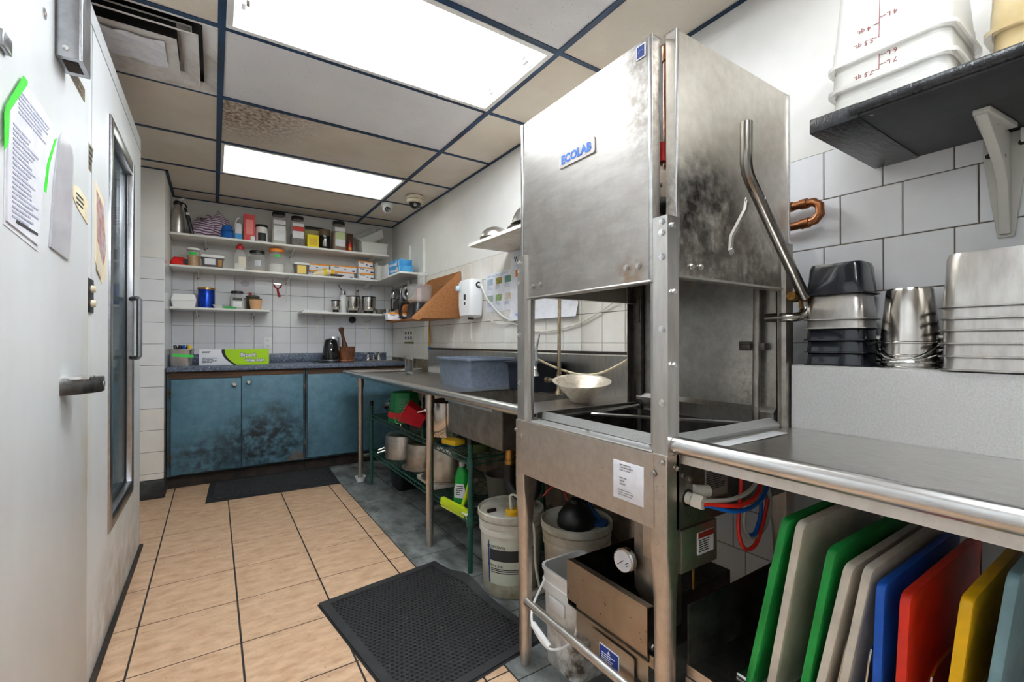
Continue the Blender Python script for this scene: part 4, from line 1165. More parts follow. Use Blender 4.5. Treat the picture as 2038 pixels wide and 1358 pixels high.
mb = MB(); mb.loft([[(.24 + .036 * math.cos(a), YB - .004 - h, 1.668 + .03 * math.sin(a)) for a in [2 * PI * i / 24 for i in range(24)]] for h in (0, .0008)]); part('picture', mb, plain('grey_print', (176, 176, 182), .4, col2=S(206, 204, 208), vscale=60), t)

# ------------------------------------------------------------------ wall shelves
shelf('wall_shelf', 'topmost white wall shelf with jars and striped cloths', -.298, 1.49, 4.54, YB - .002, 2.015, [-.06, .619, 1.36], .10)
shelf('wall_shelf', 'long middle white wall shelf with foil cartons and tubs', -.298, 1.368, 4.54, YB - .002, 1.755, [-.11, .585, 1.33])
shelf('wall_shelf', 'short white shelf with blue tin, next to the column', -.298, .42, 4.56, YB - .002, 1.415, [-.12, .30])
shelf('wall_shelf', 'short white shelf with steel grinder jars above the mortar', .68, 1.618, 4.56, YB - .002, 1.415, [.86, 1.345])
t = thing('wall_shelf', 'white corner shelf with blue glove boxes on the tiled side wall', 'shelf', (1.6, 4.36, 1.735))
mb = MB(); mb.box(1.370, 3.88, 1.737, 1.6235, YB - .003, 1.755); part('board', mb, WHITEP, t, bevel=.002)
for y in (3.93, 4.29):
    mb = MB(); mb.box(1.604, y - .012, 1.40 if y < 4 else 1.6, 1.6232, y + .012, 2.08); part('upright', mb, WHITEP, t, bevel=.001)
t = thing('wall_shelf', 'low white corner shelf carrying the black coffee machine', 'shelf', (1.6, 4.2, 1.395))
mb = MB(); mb.box(1.42, 3.90, 1.397, 1.6035, 4.552, 1.415); part('board', mb, WHITEP, t, bevel=.002)

# top shelf
Z1 = 2.0155
t = thing('cream_whipper', 'brushed steel cream whipper bottle at the column end of the top shelf', 'whipper', (-.252, 4.66, Z1))
mb = MB(); mb.lathe([(.044, 0), (.046, .01), (.046, .12), (.040, .19), (.027, .225), (.025, .245), (.028, .25), (.028, .268), (.02, .275)], 28); part('bottle', mb, STEEL, t, local=True)
mb = MB(); mb.lathe([(.029, .246), (.03, .25), (.03, .27), (.022, .28), (.012, .284)], 24); part('cap', mb, BLACK, t, local=True)
mb = MB(); mb.tube([(0, 0, .28), (.02, -.01, .295), (.045, -.01, .31)], [.009, .008, .007], n=10); part('nozzle', mb, WHITEPL, t, local=True)
mb = MB(); mb.tube([(.02, 0, .275), (.05, -.01, .262), (.062, -.01, .235)], .006, n=8); part('lever', mb, BLACK, t, local=True)
t = thing('gas_lighter', 'black long-necked tool with white tag leaning on the cream whipper', 'tool', (-.180, 4.578, Z1))
mb = MB(); mb.tube([(.03, 0, .004), (.0, 0, .14), (-.02, .0, .215)], [.014, .016, .008], n=10); part('body', mb, BLACK, t, local=True)
mb = MB(); mb.box(-.012, -.0185, .155, .012, -.0165, .175); part('tag', mb, PAPER, t, local=True)
# striped cloths
def cloth_mat():
    m = bpy.data.materials.new('striped_cloth'); m.use_nodes = True; N, L = m.node_tree.nodes, m.node_tree.links; p = N['Principled BSDF']; p.inputs['Roughness'].default_value = .9
    tc = N.new('ShaderNodeTexCoord'); w = N.new('ShaderNodeTexWave'); w.inputs['Scale'].default_value = 9; w.inputs['Distortion'].default_value = 5; w.inputs['Detail'].default_value = 1.5; w.bands_direction = 'Z'
    L.new(tc.outputs['Object'], w.inputs['Vector']); r = N.new('ShaderNodeValToRGB'); e = r.color_ramp.elements
    e[0].position = .0; e[0].color = S(92, 44, 66); e[1].position = .25; e[1].color = S(206, 186, 204); a = e.new(.6); a.color = S(236, 228, 236); b = e.new(.9); b.color = S(130, 92, 130)
    L.new(w.outputs[0], r.inputs[0]); L.new(r.outputs[0], p.inputs['Base Color']); return m
CLOTH = cloth_mat()
def cloth(label, cx, cy, z, sx, sy, h, tilt, seed):
    rnd = random.Random(seed); ph = [rnd.uniform(0, 6) for _ in range(6)]; mb = MB(); n, k = 26, 12; loops = []
    for j in range(k + 1):
        v = j / k; s = math.sin(PI * (.04 + .92 * v)) ** .55; lp = []
        for i in range(n):
            a = 2 * PI * i / n
            wob = 1 + .13 * math.sin(3 * a + ph[0] + 5 * v) + .09 * math.sin(7 * a + ph[1] - 9 * v)
            x = cx + sx * s * wob * math.cos(a); y = cy + sy * s * wob * math.sin(a)
            zz = z + h * v * (1 + .2 * math.sin(2 * a + ph[2])) + tilt * (x - cx + sx) * v
            lp.append((x, y, max(z, zz)))
        loops.append(lp)
    mb.loft(loops)
    return solo('dish_cloth', label, 'cloth', mb, CLOTH, smooth=60, group='striped cloths')
cloth('crumpled pale end of the striped cloth heap beside the cream whipper', -.075, 4.68, Z1, .088, .065, .13, .45, 3)
cloth('purple striped folded cloth on top of the heap beside the blue pouch', .03, 4.70, Z1, .085, .08, .17, .5, 5)
t = thing('blue_pouch', 'blue cloth pouch tucked under the striped cloths', 'pouch', (.095, 4.64, Z1))
mb = MB(); mb.loft([rrect(.085, .10, .02, 0), rrect(.09, .10, .03, .05), rrect(.07, .06, .02, .12)]); part('body', mb, plain('blue_fabric', (24, 98, 180), .8), t, local=True)
mb = MB(); mb.box(-.044, -.052, .07, .044, .045, .076); part('flap', mb, plain('blue_fabric2', (16, 78, 150), .8), t, local=True)
t = thing('pump_bottle', 'white and blue spray bottle with bent straw on the top shelf', 'bottle', (.178, 4.63, Z1))
mb = MB(); mb.loft([rrect(.052, .04, .008, 0), rrect(.052, .04, .008, .13), rrect(.04, .03, .008, .15)]); part('body', mb, CARDW, t, local=True)
mb = MB(); mb.box(-.0265, -.0205, .004, .0265, .0205, .06); part('label', mb, plain('sky_blue_print', (30, 150, 220), .4), t, local=True)
mb = MB(); mb.tube([(-.03, .0, .10), (-.022, 0, .15), (-.01, 0, .19), (.012, 0, .20)], .006, n=8, smooth=4); part('straw', mb, WHITEPL, t, local=True)
carton('salt_carton', 'tall coral red carton with white print on the top shelf', 'carton', .217, .303, 4.59, 4.68, Z1, Z1 + .235, plain('coral_card', (222, 84, 84), .5), [('front', .2, .8, .25, .8, plain('pale_coral_print', (240, 140, 136), .5)), ('front', .6, .98, .02, .2, PAPER)])
SALT = plain('white_powder', (232, 230, 226), .9)
jar('sauce_tub', 'white round tub with black lid and dark label on the top shelf', 'jar', .358, 4.65, Z1, .05, .165, BLACK, WHITEPL, labels=[(.12, .62, .55, plain('black_label', (40, 40, 42), .5))], neck=.94)
CONT_W = plain('pale_contents', (206, 202, 192), .8); CONT_B = plain('brown_contents', (150, 96, 52), .8, col2=S(90, 60, 36), vscale=120); CONT_D = plain('dark_contents', (70, 56, 48), .8, col2=S(120, 110, 100), vscale=100)
jar('spice_jar', 'tall clear spice jar with white label, largest on the top shelf', 'jar', .497, 4.65, Z1, .062, .30, BLACK, CLEARPL, .032, CONT_W, .5, True, [(.12, .62, .78, PAPER), (.68, .82, .8, PAPER)])
jar('spice_jar', 'clear spice jar with red and white label and black lid', 'jar', .652, 4.65, Z1, .060, .285, BLACK, CLEARPL, .032, CONT_D, .45, True, [(.3, .55, .8, PAPER), (.56, .72, .8, plain('red_label', (206, 60, 50), .5)), (.73, .84, .8, PAPER)])
t = thing('spice_bag', 'crumpled cream spice bag with black top behind the yellow carton', 'bag', (.80, 4.745, Z1))
mb = MB(); mb.loft([rrect(.13, .05, .02, 0), rrect(.16, .06, .02, .09), rrect(.15, .04, .015, .16), rrect(.16, .012, .004, .21)]); part('bag', mb, plain('cream_bag', (206, 192, 132), .4), t, local=True)
mb = MB(); mb.box(-.085, -.009, .195, .10, .009, .235); part('closure', mb, BLACK, t, local=True, bevel=.004)
carton('spice_carton', 'bright yellow square carton on the top shelf', 'carton', .728, .828, 4.575, 4.64, Z1, Z1 + .12, plain('yellow_card', (246, 222, 20), .5), [('front', .15, .85, .2, .75, plain('amber_print', (226, 186, 20), .5))])
jar('coffee_jar', 'dark glass jar with brown domed lid beside the yellow carton', 'jar', .888, 4.63, Z1, .053, .19, plain('brown_lid', (96, 80, 62), .5), BLACKG, .06, neck=.95, labels=[(.2, .75, .18, CHROME)])
jar('spice_jar', 'clear spice jar of brown seeds with green and white label', 'jar', 1.02, 4.64, Z1, .064, .29, BLACK, CLEARPL, .034, CONT_B, .72, True, [(.72, .86, .75, PAPER), (.42, .70, .7, plain('green_white_label', (196, 210, 160), .5)), (.16, .42, .7, PAPER)])
jar('sauce_bottle', 'small red sauce bottle at the end of the jar row', 'bottle', 1.118, 4.61, Z1, .022, .115, plain('dark_red_cap', (120, 20, 24), .4), plain('red_glass', (214, 36, 30), .2), .03, labels=[(.2, .5, .6, plain('amber_label', (206, 160, 60), .5))], neck=.6)
carton('tea_carton', 'thin brown carton standing behind the small red bottle', 'carton', 1.105, 1.165, 4.68, 4.72, Z1, Z1 + .20, plain('brown_card', (96, 66, 44), .6))
GREYBIN = plain('grey_white_plastic', (214, 213, 208), .45)
def open_bin(name, label, w, d, h, wall, m, loc, rot, group=None):
    t = thing(name, label, 'bin', loc, group=group, rot=rot); mb = MB()
    lo = rrect(w * .92, d * .92, .012, 0); hi = rrect(w, d, .014, h); rim = rrect(w + .016, d + .016, .016, h); rim2 = rrect(w + .016, d + .016, .016, h + .006); hi2 = rrect(w - 2 * wall, d - 2 * wall, .012, h + .006); lo2 = rrect(w * .92 - 2 * wall, d * .92 - 2 * wall, .01, wall)
    mb.loft([lo, hi, rim, rim2, hi2, lo2]); part('tray', mb, m, t, local=True)
    return t
open_bin('plastic_bin', 'grey plastic bin standing flat at the corner end of the top shelf', .27, .20, .11, .003, GREYBIN, (1.355, 4.67, Z1), (0, 0, 0))
b2 = open_bin('plastic_bin', 'grey plastic bin tipped steeply on top of the flat one', .26, .17, .08, .003, GREYBIN, (1.345, 4.69, Z1 + .155), (.35, -.52, 0))
mb = MB(); mb.box(-.11, -.07, .01, .11, .075, .03); part('liner', mb, BLACK, b2, local=True)

# middle shelf
Z2 = 1.7555
t = thing('snack_packet', 'red crumpled packet at the column end of the middle shelf', 'packet', (-.24, 4.63, Z2))
mb = MB(); mb.loft([rrect(.105, .08, .02, 0), rrect(.115, .09, .03, .03), rrect(.09, .06, .02, .062), rrect(.07, .03, .01, .072)]); part('pouch', mb, plain('red_film', (222, 36, 36), .3), t, local=True, smooth=25)
mb = MB(); mb.box(.03, -.05, .015, .06, -.03, .055); part('label', mb, INK, t, local=True)
NUTS = plain('golden_contents', (206, 160, 96), .8, col2=S(170, 116, 62), vscale=90)
GREENT = plain('green_tape', (60, 206, 84), .5)
jar('nut_jar', 'small round jar with white lid, golden contents and green tape', 'jar', -.145, 4.64, Z2, .047, .158, WHITEPL, CLEARPL, .018, NUTS, .68, labels=[(.68, .86, .5, GREENT)], neck=.96)
t = thing('snack_box', 'clear plastic food box with white lid on the middle shelf', 'food box', (-.01, 4.64, Z2))
mb = MB(); mb.loft([rrect(.14, .10, .02, 0), rrect(.16, .12, .02, .085)]); part('box', mb, mat('smoky_box', S(120, 108, 110), .2, alpha=.75), t, local=True)
mb = MB(); mb.loft([rrect(.172, .132, .02, .085), rrect(.172, .132, .02, .105), rrect(.15, .11, .02, .112)]); part('lid', mb, WHITEPL, t, local=True)
mb = MB(); mb.box(-.055, -.0645, .025, .02, -.0575, .075); part('label', mb, CARDW, t, local=True)
mb = MB(); mb.box(.04, -.0645, .012, .066, -.0575, .07); part('label', mb, NUTS, t, local=True)
t = thing('flour_bottle', 'clear handled jug of flour with red screw cap', 'jug', (.19, 4.65, Z2))
mb = MB(); mb.loft([rrect(.095, .08, .012, 0), rrect(.095, .08, .012, .13), rrect(.05, .05, .02, .185), rrect(.04, .04, .018, .195)]); part('body', mb, CLEARPL, t, local=True)
mb = MB(); mb.loft([rrect(.088, .072, .012, .003), rrect(.088, .072, .012, .06)]); part('contents', mb, SALT, t, local=True)
mb = MB(); mb.lathe([(.03, .19), (.03, .215), (.016, .222), (.013, .235)], 20); part('cap', mb, plain('red_cap', (206, 34, 40), .4), t, local=True)
mb = MB(); mb.box(-.01, -.0412, .03, .045, -.0398, .12); part('label', mb, plain('oat_label', (226, 218, 200), .5), t, local=True)
jar('sugar_jar', 'wide clear jar with black lid and low pale contents', 'jar', .325, 4.66, Z2, .068, .19, BLACK, CLEARPL, .024, plain('tan_contents', (224, 192, 150), .8), .1, labels=[(.3, .6, .3, plain('grey_label', (206, 206, 214), .5))])
jar('flour_jar', 'wide clear jar of white powder with bright orange lid', 'jar', .478, 4.65, Z2, .072, .222, plain('orange_lid', (244, 138, 30), .4), CLEARPL, .028, SALT, .42, labels=[(.72, .84, .25, GREENT)], neck=.8)
t = thing('margarine_tub', 'small clear tub with white lid and yellow label in front of the foil cartons', 'tub', (.68, 4.61, Z2))
mb = MB(); mb.loft([rrect(.11, .09, .018, 0), rrect(.128, .105, .018, .088)]); part('tub', mb, mat('smoky_box', S(120, 108, 110), .2), t, local=True)
mb = MB(); mb.loft([rrect(.142, .118, .02, .088), rrect(.142, .118, .02, .104), rrect(.12, .1, .02, .109)]); part('lid', mb, WHITEPL, t, local=True)
mb = MB(); mb.box(-.04, -.0535, .006, .035, -.0495, .082); part('label', mb, plain('butter_label', (246, 214, 110), .5), t, local=True)
ORANGE = plain('orange_print', (240, 150, 40), .5); NAVY = plain('navy_oval', (30, 40, 90), .5)
def foil_box(label, x0, x1, z0, z1, y0, tx=True):
    t = carton('foil_carton', label, 'carton', x0, x1, y0, y0 + .075, z0, z1, CARDW, [('front', 0, 1, .80, 1.0, ORANGE), ('top', 0, 1, 0, 1, ORANGE)], group='foil cartons')
    w, h = x1 - x0, z1 - z0; c = (x0 + x1) / 2
    lettering('TITAN', h * .26, NAVY, t, (x0 + w * .22, y0 - .0006, z0 + h * .66), (0, -1, 0), bold=.0006)
    for fx, s in ((.56, .7), (.88, 1)):
        mb = MB(); mb.loft([[(x0 + w * fx + .016 * s * math.cos(a), y0 - .0003 - hh, z0 + h * (.42 if s < 1 else .25) + .007 * s * math.sin(a)) for a in [2 * PI * i / 16 for i in range(16)]] for hh in (0, .0006)])
        part('logo', mb, NAVY, t)
fb = .062
foil_box('foil carton on the lower layer, partly behind the yellow-label tub', .735, .925, Z2, Z2 + fb, 4.66)
foil_box('foil carton on the lower layer, in the middle of the carton pile', .93, 1.165, Z2, Z2 + fb, 4.63)
foil_box('foil carton on the upper layer, nearest the orange-lidded jar', .69, .935, Z2 + fb + .0005, Z2 + 2 * fb, 4.66)
foil_box('foil carton on the upper layer, in the middle of the carton pile', .945, 1.19, Z2 + fb + .0005, Z2 + 2 * fb, 4.635)
foil_box('short foil carton at the bottom of the pile by the corner shelf', 1.205, 1.352, Z2, Z2 + fb, 4.60)
foil_box('short foil carton in the middle of the pile by the corner shelf', 1.205, 1.352, Z2 + fb + .0005, Z2 + 2 * fb, 4.605)
foil_box('short foil carton on top of the pile by the corner shelf', 1.205, 1.345, Z2 + 2 * fb + .001, Z2 + 3 * fb - .002, 4.61)
t = thing('icing_bag', 'cream and yellow plastic packet lying before the foil cartons', 'packet', (.89, 4.59, Z2))
mb = MB(); mb.tube([(-.11, 0, .012), (-.05, 0, .03), (.02, .0, .045), (.08, 0, .04)], [.012, .028, .03, .026], n=10); part('packet', mb, plain('cream_film', (240, 222, 186), .4), t, local=True)
mb = MB(); mb.cyl((.045, 0, .043), (.075, 0, .040), .0315, n=14); part('band', mb, plain('amber_band', (248, 196, 20), .4), t, local=True)
mb = MB(); mb.cyl((-.02, 0, .04), (.005, 0, .044), .0325, n=14); part('band', mb, plain('amber_band2', (246, 210, 40), .4), t, local=True)
mb = MB(); mb.loft([rrect(.10, .03, .01, 0, .985, 4.562), rrect(.11, .034, .01, .022, .985, 4.562)]); mb.v = [v + Vector((0, 0, Z2)) for v in mb.v]
solo('chocolate_bar', 'dark brown wrapped bar lying on the middle shelf edge', 'packet', mb, plain('dark_wrap', (64, 48, 44), .4))

# short shelf beside the column
Z3 = 1.4155
t = thing('foam_box', 'white foam takeaway box on the short shelf', 'takeaway box', (-.207, 4.67, Z3))
mb = MB(); mb.loft([rrect(.15, .14, .015, 0), rrect(.172, .165, .015, .055)]); part('base', mb, WHITEPL, t, local=True)
mb = MB(); mb.loft([rrect(.176, .17, .015, .056), rrect(.15, .14, .015, .108)]); part('lid', mb, WHITEPL, t, local=True)
jar('blue_tin', 'shiny blue round tin with gold lid on the short shelf', 'tin', -.053, 4.67, Z3, .062, .175, mat('gold_lid', S(190, 150, 70), .3, 1.0), mat('blue_foil', S(18, 70, 190), .2, .6, col2=S(10, 40, 130), vscale=50), .016, neck=.98)
mb = MB(); mb.lathe([(.024, 0), (.028, .003), (.045, .028), (.048, .03), (.043, .03), (.024, .006)], 24, (.035, 4.61, Z3))
solo('small_bowl', 'small shallow white bowl beside the blue tin', 'bowl', mb, WHITEPL)
mb = MB(); mb.lathe([(.044, 0), (.047, .004), (.047, .014), (.044, .017)], 24, (.115, 4.60, Z3))
solo('green_lid', 'bright green round plastic lid on the short shelf', 'lid', mb, plain('green_plastic', (66, 190, 96), .4))
jar('spice_jar', 'clear square jar with black lid and black label on the short shelf', 'jar', .172, 4.69, Z3, .055, .162, BLACK, CLEARPL, .022, CONT_W, .55, True, [(.55, .72, .62, BLACK), (.12, .5, .6, PAPER)])
t = thing('lidded_pot', 'small olive brown pot with red knob behind the tan cup', 'pot', (.295, 4.73, Z3))
mb = MB(); mb.lathe([(.04, 0), (.05, .02), (.052, .115), (.058, .12), (.058, .126)], 24); part('pot', mb, plain('olive_enamel', (84, 78, 62), .4), t, local=True)
mb = MB(); mb.lathe([(.056, .126), (.04, .136), (.012, .14)], 24); part('lid', mb, plain('olive_enamel', (84, 78, 62), .4), t, local=True)
mb = MB(); mb.cyl((-.02, 0, .136), (-.02, 0, .16), .013, n=14); part('knob', mb, RED, t, local=True)
for s in (-1, 1):
    mb = MB(); mb.box(s * .05, -.012, .10, s * .072, .012, .11); part('ear', mb, plain('olive_enamel', (84, 78, 62), .4), t, local=True)
mb = MB(); mb.lathe([(.038, 0), (.04, .004), (.052, .084), (.0535, .088), (.050, .088), (.037, .006)], 24, (.312, 4.62, Z3))
solo('paper_cup', 'short tan paper cup at the end of the short shelf', 'cup', mb, plain('tan_card', (226, 176, 130), .6))

# short shelf above the mortar
mb = MB(); mb.box(.70, 4.60, Z3, .92, 4.78, Z3 + .014); mb.v = [v for v in mb.v]
solo('paper_pad', 'flat stack of white paper on the short shelf above the kettle', 'paper', mb, PAPER, bevel=.002)
GJ = POTST
def grinder_jar(label, x, y, r, h):
    t = thing('grinder_jar', label, 'grinder jar', (x, y, Z3), group='steel grinder jars')
    mb = MB(); mb.lathe([(r * .62, .0), (r * .66, .03)], 24); part('base', mb, BLACK, t, local=True)
    mb = MB(); mb.lathe([(r * .7, .03), (r * .96, .05), (r, .07), (r, h), (r * .94, h), (r * .94, .075), (r * .5, .045)], 28); part('cup', mb, GJ, t, local=True)
    mb = MB(); mb.lathe([(r * 1.02, h - .002), (r * 1.04, h + .006), (r * .9, h + .008)], 28); part('rim', mb, BLACK, t, local=True)
    return t
grinder_jar('smallest steel grinder jar, on the shelf above the kettle', .998, 4.66, .043, .115)
grinder_jar('steel grinder jar beside the white siphon, middle of three', 1.163, 4.66, .062, .165)
grinder_jar('widest steel grinder jar, nearest the black coffee machine', 1.318, 4.66, .068, .168)
t = thing('siphon_bottle', 'white siphon bottle with steel neck among the grinder jars', 'bottle', (1.09, 4.75, Z3))
mb = MB(); mb.lathe([(.034, 0), (.036, .01), (.036, .15), (.026, .18), (.02, .19)], 24); part('bottle', mb, WHITEPL, t, local=True)
mb = MB(); mb.lathe([(.022, .19), (.024, .2), (.024, .225), (.014, .235)], 20); part('head', mb, CHROME, t, local=True)
mb = MB(); mb.tube([(0, 0, .22), (-.03, -.01, .25), (-.055, -.01, .29)], .006, n=8); part('lever', mb, GREYMET, t, local=True)
jar('syrup_bottle', 'slim bottle with dark red label behind the grinder jars', 'bottle', 1.235, 4.77, Z3, .028, .25, plain('brown_cap', (120, 80, 66), .5), mat('tinted_bottle', S(206, 190, 186), .1, alpha=.6), .02, labels=[(.45, .7, 1.2, plain('maroon_label', (110, 24, 34), .5))], neck=.4)
mb = MB(); mb.lathe([(.03, 0), (.034, .003), (.05, .045), (.053, .047), (.05, .047), (.032, .006)], 24, (1.425, 4.64, Z3))
solo('steel_cup', 'small dark steel bowl next to the widest grinder jar', 'bowl', mb, STEELD)
mb = MB(); mb.lathe([(.026, 0), (.03, .003), (.038, .055), (.04, .057), (.037, .057), (.028, .006)], 24, (1.505, 4.63, Z3))
solo('steel_cup', 'small bright steel cup beside the coffee machine', 'cup', mb, CHROME)
# coffee machine and glove boxes in the corner
t = thing('coffee_machine', 'glossy black rounded coffee machine in the corner above the brown bin', 'coffee machine', (1.51, 4.13, Z3))
mb = MB(); mb.loft([rrect(.165, .40, .04, 0), rrect(.175, .42, .045, .02), rrect(.175, .42, .045, .16), rrect(.16, .39, .05, .215), rrect(.11, .30, .04, .24), rrect(.04, .15, .02, .247)]); part('shell', mb, BLACKG, t, local=True)
mb = MB(); mb.loft([[(-.088 - h, a, b + .06) for a, b, _ in rrect(.12, .08, .02, 0)] for h in (0, .006)]); part('drip_panel', mb, BLACK, t, local=True)
for dy in (-.12, .1):
    mb = MB(); mb.box(-.0895, dy - .004, .03, -.0865, dy + .004, .19); part('trim_strip', mb, CHROME, t, local=True)
GLB = plain('sky_blue_card', (40, 142, 214), .4, col2=S(90, 176, 230), vscale=16); SKIN = plain('pale_pink_print', (236, 190, 180), .5)
def glove_box(label, x, y, z, rz):
    t = thing('glove_box', label, 'carton', (x, y, z), rz, 'glove boxes')
    mb = MB(); mb.box(-.062, -.12, 0, .062, .12, .068); part('box', mb, GLB, t, local=True, bevel=.0015)
    mb = MB(); mb.box(-.0628, -.11, .006, -.0619, -.085, .06); part('printed_panel', mb, plain('pale_blue_print2', (150, 206, 236), .5), t, local=True)
    mb = MB(); mb.loft([[(-.0622 - h, -.05 + a, .034 + b) for a, b, _ in rrect(.03, .045, .012, 0)] for h in (0, .0006)]); part('hand_picture', mb, SKIN, t, local=True)
    lettering('WONDER', .030, PAPER, t, (Matrix.Translation((x, y, z)) @ Euler((0, 0, rz)).to_matrix().to_4x4()) @ Vector((-.0626, .03, .026)), Euler((0, 0, rz)).to_matrix() @ Vector((-1, 0, 0)), bold=.0012)
glove_box('blue glove box at the bottom, long side outwards', 1.45, 4.08, 1.7555, .12)
glove_box('blue glove box stacked on top of the other', 1.47, 4.16, 1.8245, .12)
mb = MB(); mb.box(1.40, 4.30, 1.7555, 1.60, 4.50, 1.885)
solo('cardboard_tray', 'white crumpled carton behind the blue glove boxes', 'carton', mb, CARDW, bevel=.012)
mb = MB(); mb.box(1.37, 4.55, 1.7555, 1.60, 4.78, 1.90); mb.box(1.372, 4.552, 1.90, 1.376, 4.778, 1.93)
solo('slatted_crate', 'white plastic crate in the corner behind the cartons', 'crate', mb, GREYBIN, bevel=.004)
# ------------------------------------------------------------------ brown wall bin with the food processor
BROWN = mat('brown_fibre_bin', S(164, 110, 64), .7, col2=S(140, 90, 50), vscale=60, spots=(S(206, 160, 110), 150, .70), bump=.2, bscale=160)
t = thing('wall_bin', 'brown open wedge-shaped wall bin holding the food processor', 'bin', (1.6, 3.5, 1.30))
side = [(1.621, 1.316), (1.621, 1.684), (1.612, 1.684), (1.222, 1.312), (1.222, 1.298), (1.275, 1.290), (1.30, 1.306)]
for y in (3.205, 3.795):
    mb = MB(); mb.prism(side, 'Y', y - .006, y + .006); part('side_panel', mb, BROWN, t, bevel=.002)
mb = MB(); mb.sheet([(1.618, 1.684), (1.618, 1.318), (1.30, 1.308), (1.275, 1.292), (1.222, 1.300)], 'Y', 3.211, 3.789, .005); part('trough', mb, BROWN, t, smooth=0)
mb = MB(); mb.box(1.613, 3.26, 1.60, 1.6165, 3.60, 1.604); part('slot', mb, BLACK, t)
t = thing('food_processor', 'food processor with clear bowl, feed tube and black handle', 'food processor', (1.40, 3.50, 1.315))
def LM(m_, loc): m_.v = [v + Vector(loc) for v in m_.v]; return m_
mb = MB(); mb.loft([rrect(.17, .20, .04, 0), rrect(.17, .20, .04, .06), rrect(.14, .17, .04, .13)]); part('motor_base', mb, BLACK, t, local=True)
mb = MB(); mb.lathe([(.085, .135), (.095, .145), (.10, .25), (.103, .255), (.103, .262), (.098, .262), (.094, .15), (.02, .145)], 32); part('bowl', mb, CLEARPL, t, local=True)
mb = MB(); mb.lathe([(.103, .262), (.1, .275), (.05, .282), (.02, .283)], 32); part('lid', mb, CLEARPL, t, local=True)
mb = MB(); mb.lathe([(.034, .28), (.036, .37), (.038, .374), (.033, .374), (.031, .285)], 20, (.0, -.045, 0)); part('feed_tube', mb, CLEARPL, t, local=True)
mb = MB(); mb.lathe([(.022, .14), (.024, .24), (.012, .25)], 16); part('blade_hub', mb, plain('pinkish_hub', (206, 176, 170), .5), t, local=True)
mb = MB(); mb.tube([(-.055, .11, .14), (-.085, .155, .135), (-.10, .175, .09), (-.095, .17, .03), (-.075, .135, .01), (-.06, .10, .02)], .014, n=10, smooth=5); part('handle', mb, BLACK, t, local=True)
mb = MB(); mb.tube([(-.06, .09, .26), (-.085, .12, .255), (-.09, .13, .20), (-.07, .11, .17)], .010, n=10, smooth=4); part('bowl_grip', mb, CLEARPL, t, local=True)
foil_box('single foil carton poking out of the brown wall bin', 1.205, 1.375, 1.3125, 1.3725, 3.70)
t = thing('hanging_strap', 'yellow strap with blue end hanging below the brown bin', 'strap', (1.60, 3.80, 1.05))
mb = MB(); mb.tube([(1.615, 3.80, 1.33), (1.612, 3.80, 1.25), (1.61, 3.785, 1.16), (1.61, 3.80, 1.09)], [.004, .008, .011, .008], n=8); part('strap', mb, plain('ochre_strap', (206, 150, 50), .6), t)
mb = MB(); mb.cyl((1.61, 3.80, 1.09), (1.61, 3.803, 1.045), .010, n=10); part('end_cap', mb, plain('blue_tip', (30, 124, 200), .4), t)
t = thing('wall_calendar', 'little paper chart with rows of blue marks under the brown bin', 'poster', (1.622, 4.33, 1.11))
mb = MB(); mb.box(1.6215, 4.20, 1.112, 1.6245, 4.46, 1.256); part('sheet', mb, plain('cream_paper', (236, 230, 214), .6), t)
mb = MB()
for r in range(2):
    for c in range(3): mb.box(1.6205, 4.40 - c * .075, 1.205 - r * .05, 1.6216, 4.445 - c * .075, 1.235 - r * .05)
part('print', mb, plain('slate_blue_print', (90, 106, 140), .5), t)['kind'] = 'stuff'
mb = MB(); mb.box(1.6208, 4.202, 1.113, 1.6216, 4.458, 1.132); part('print_band', mb, plain('olive_print', (110, 104, 62), .5), t)

# ------------------------------------------------------------------ dispenser, posters on the tiles
t = thing('soap_dispenser', 'white wall dispenser with clear drip tube and plug lead', 'dispenser', (1.56, 2.93, 1.28))
mb = MB(); mb.loft([rrect(.08, .15, .03, 1.305, 1.575, 2.93), rrect(.105, .19, .03, 1.32, 1.566, 2.93), rrect(.112, .20, .025, 1.40, 1.566, 2.93), rrect(.112, .20, .025, 1.56, 1.566, 2.93), rrect(.10, .185, .02, 1.578, 1.570, 2.93)])
part('housing', mb, WHITEPL, t)
mb = MB(); mb.lathe([(.022, 0), (.022, .004)], 20); R = Matrix.Translation((1.575, 2.829, 1.535)) @ Euler((PI / 2, 0, 0)).to_matrix().to_4x4(); mb.v = [R @ v for v in mb.v]; part('socket_ring', mb, BLACK, t)
mb = MB(); mb.cyl((1.575, 2.826, 1.535), (1.575, 2.80, 1.532), .012, n=10); mb.tube([(1.575, 2.80, 1.532), (1.57, 2.76, 1.50), (1.575, 2.70, 1.42), (1.595, 2.60, 1.33), (1.606, 2.52, 1.285), (1.61, 2.42, 1.26)], .0055, n=8, smooth=5); part('plug_lead', mb, WHITEPL, t)
mb = MB(); mb.cyl((1.505, 2.99, 1.52), (1.48, 3.0, 1.52), .022, .018, n=16); part('knob', mb, plain('pale_blue_plastic', (200, 222, 236), .4), t)
mb = MB(); mb.cyl((1.566, 2.93, 1.307), (1.566, 2.93, 1.292), .022, n=14); part('outlet', mb, BLACK, t)
mb = MB(); mb.cyl((1.566, 2.93, 1.295), (1.560, 2.90, 1.145), .009, n=10); part('drip_tube', mb, CLEARPL, t)
mb = MB(); mb.box(1.5085, 2.90, 1.43, 1.5095, 2.93, 1.47); mb.cyl((1.5092, 2.915, 1.405), (1.508, 2.915, 1.405), .012, n=14); part('logo', mb, INK, t)['kind'] = 'stuff'
t = thing('procedure_poster', 'white poster with six small coloured pictures beside the dispenser', 'poster', (1.622, 2.62, 1.335))
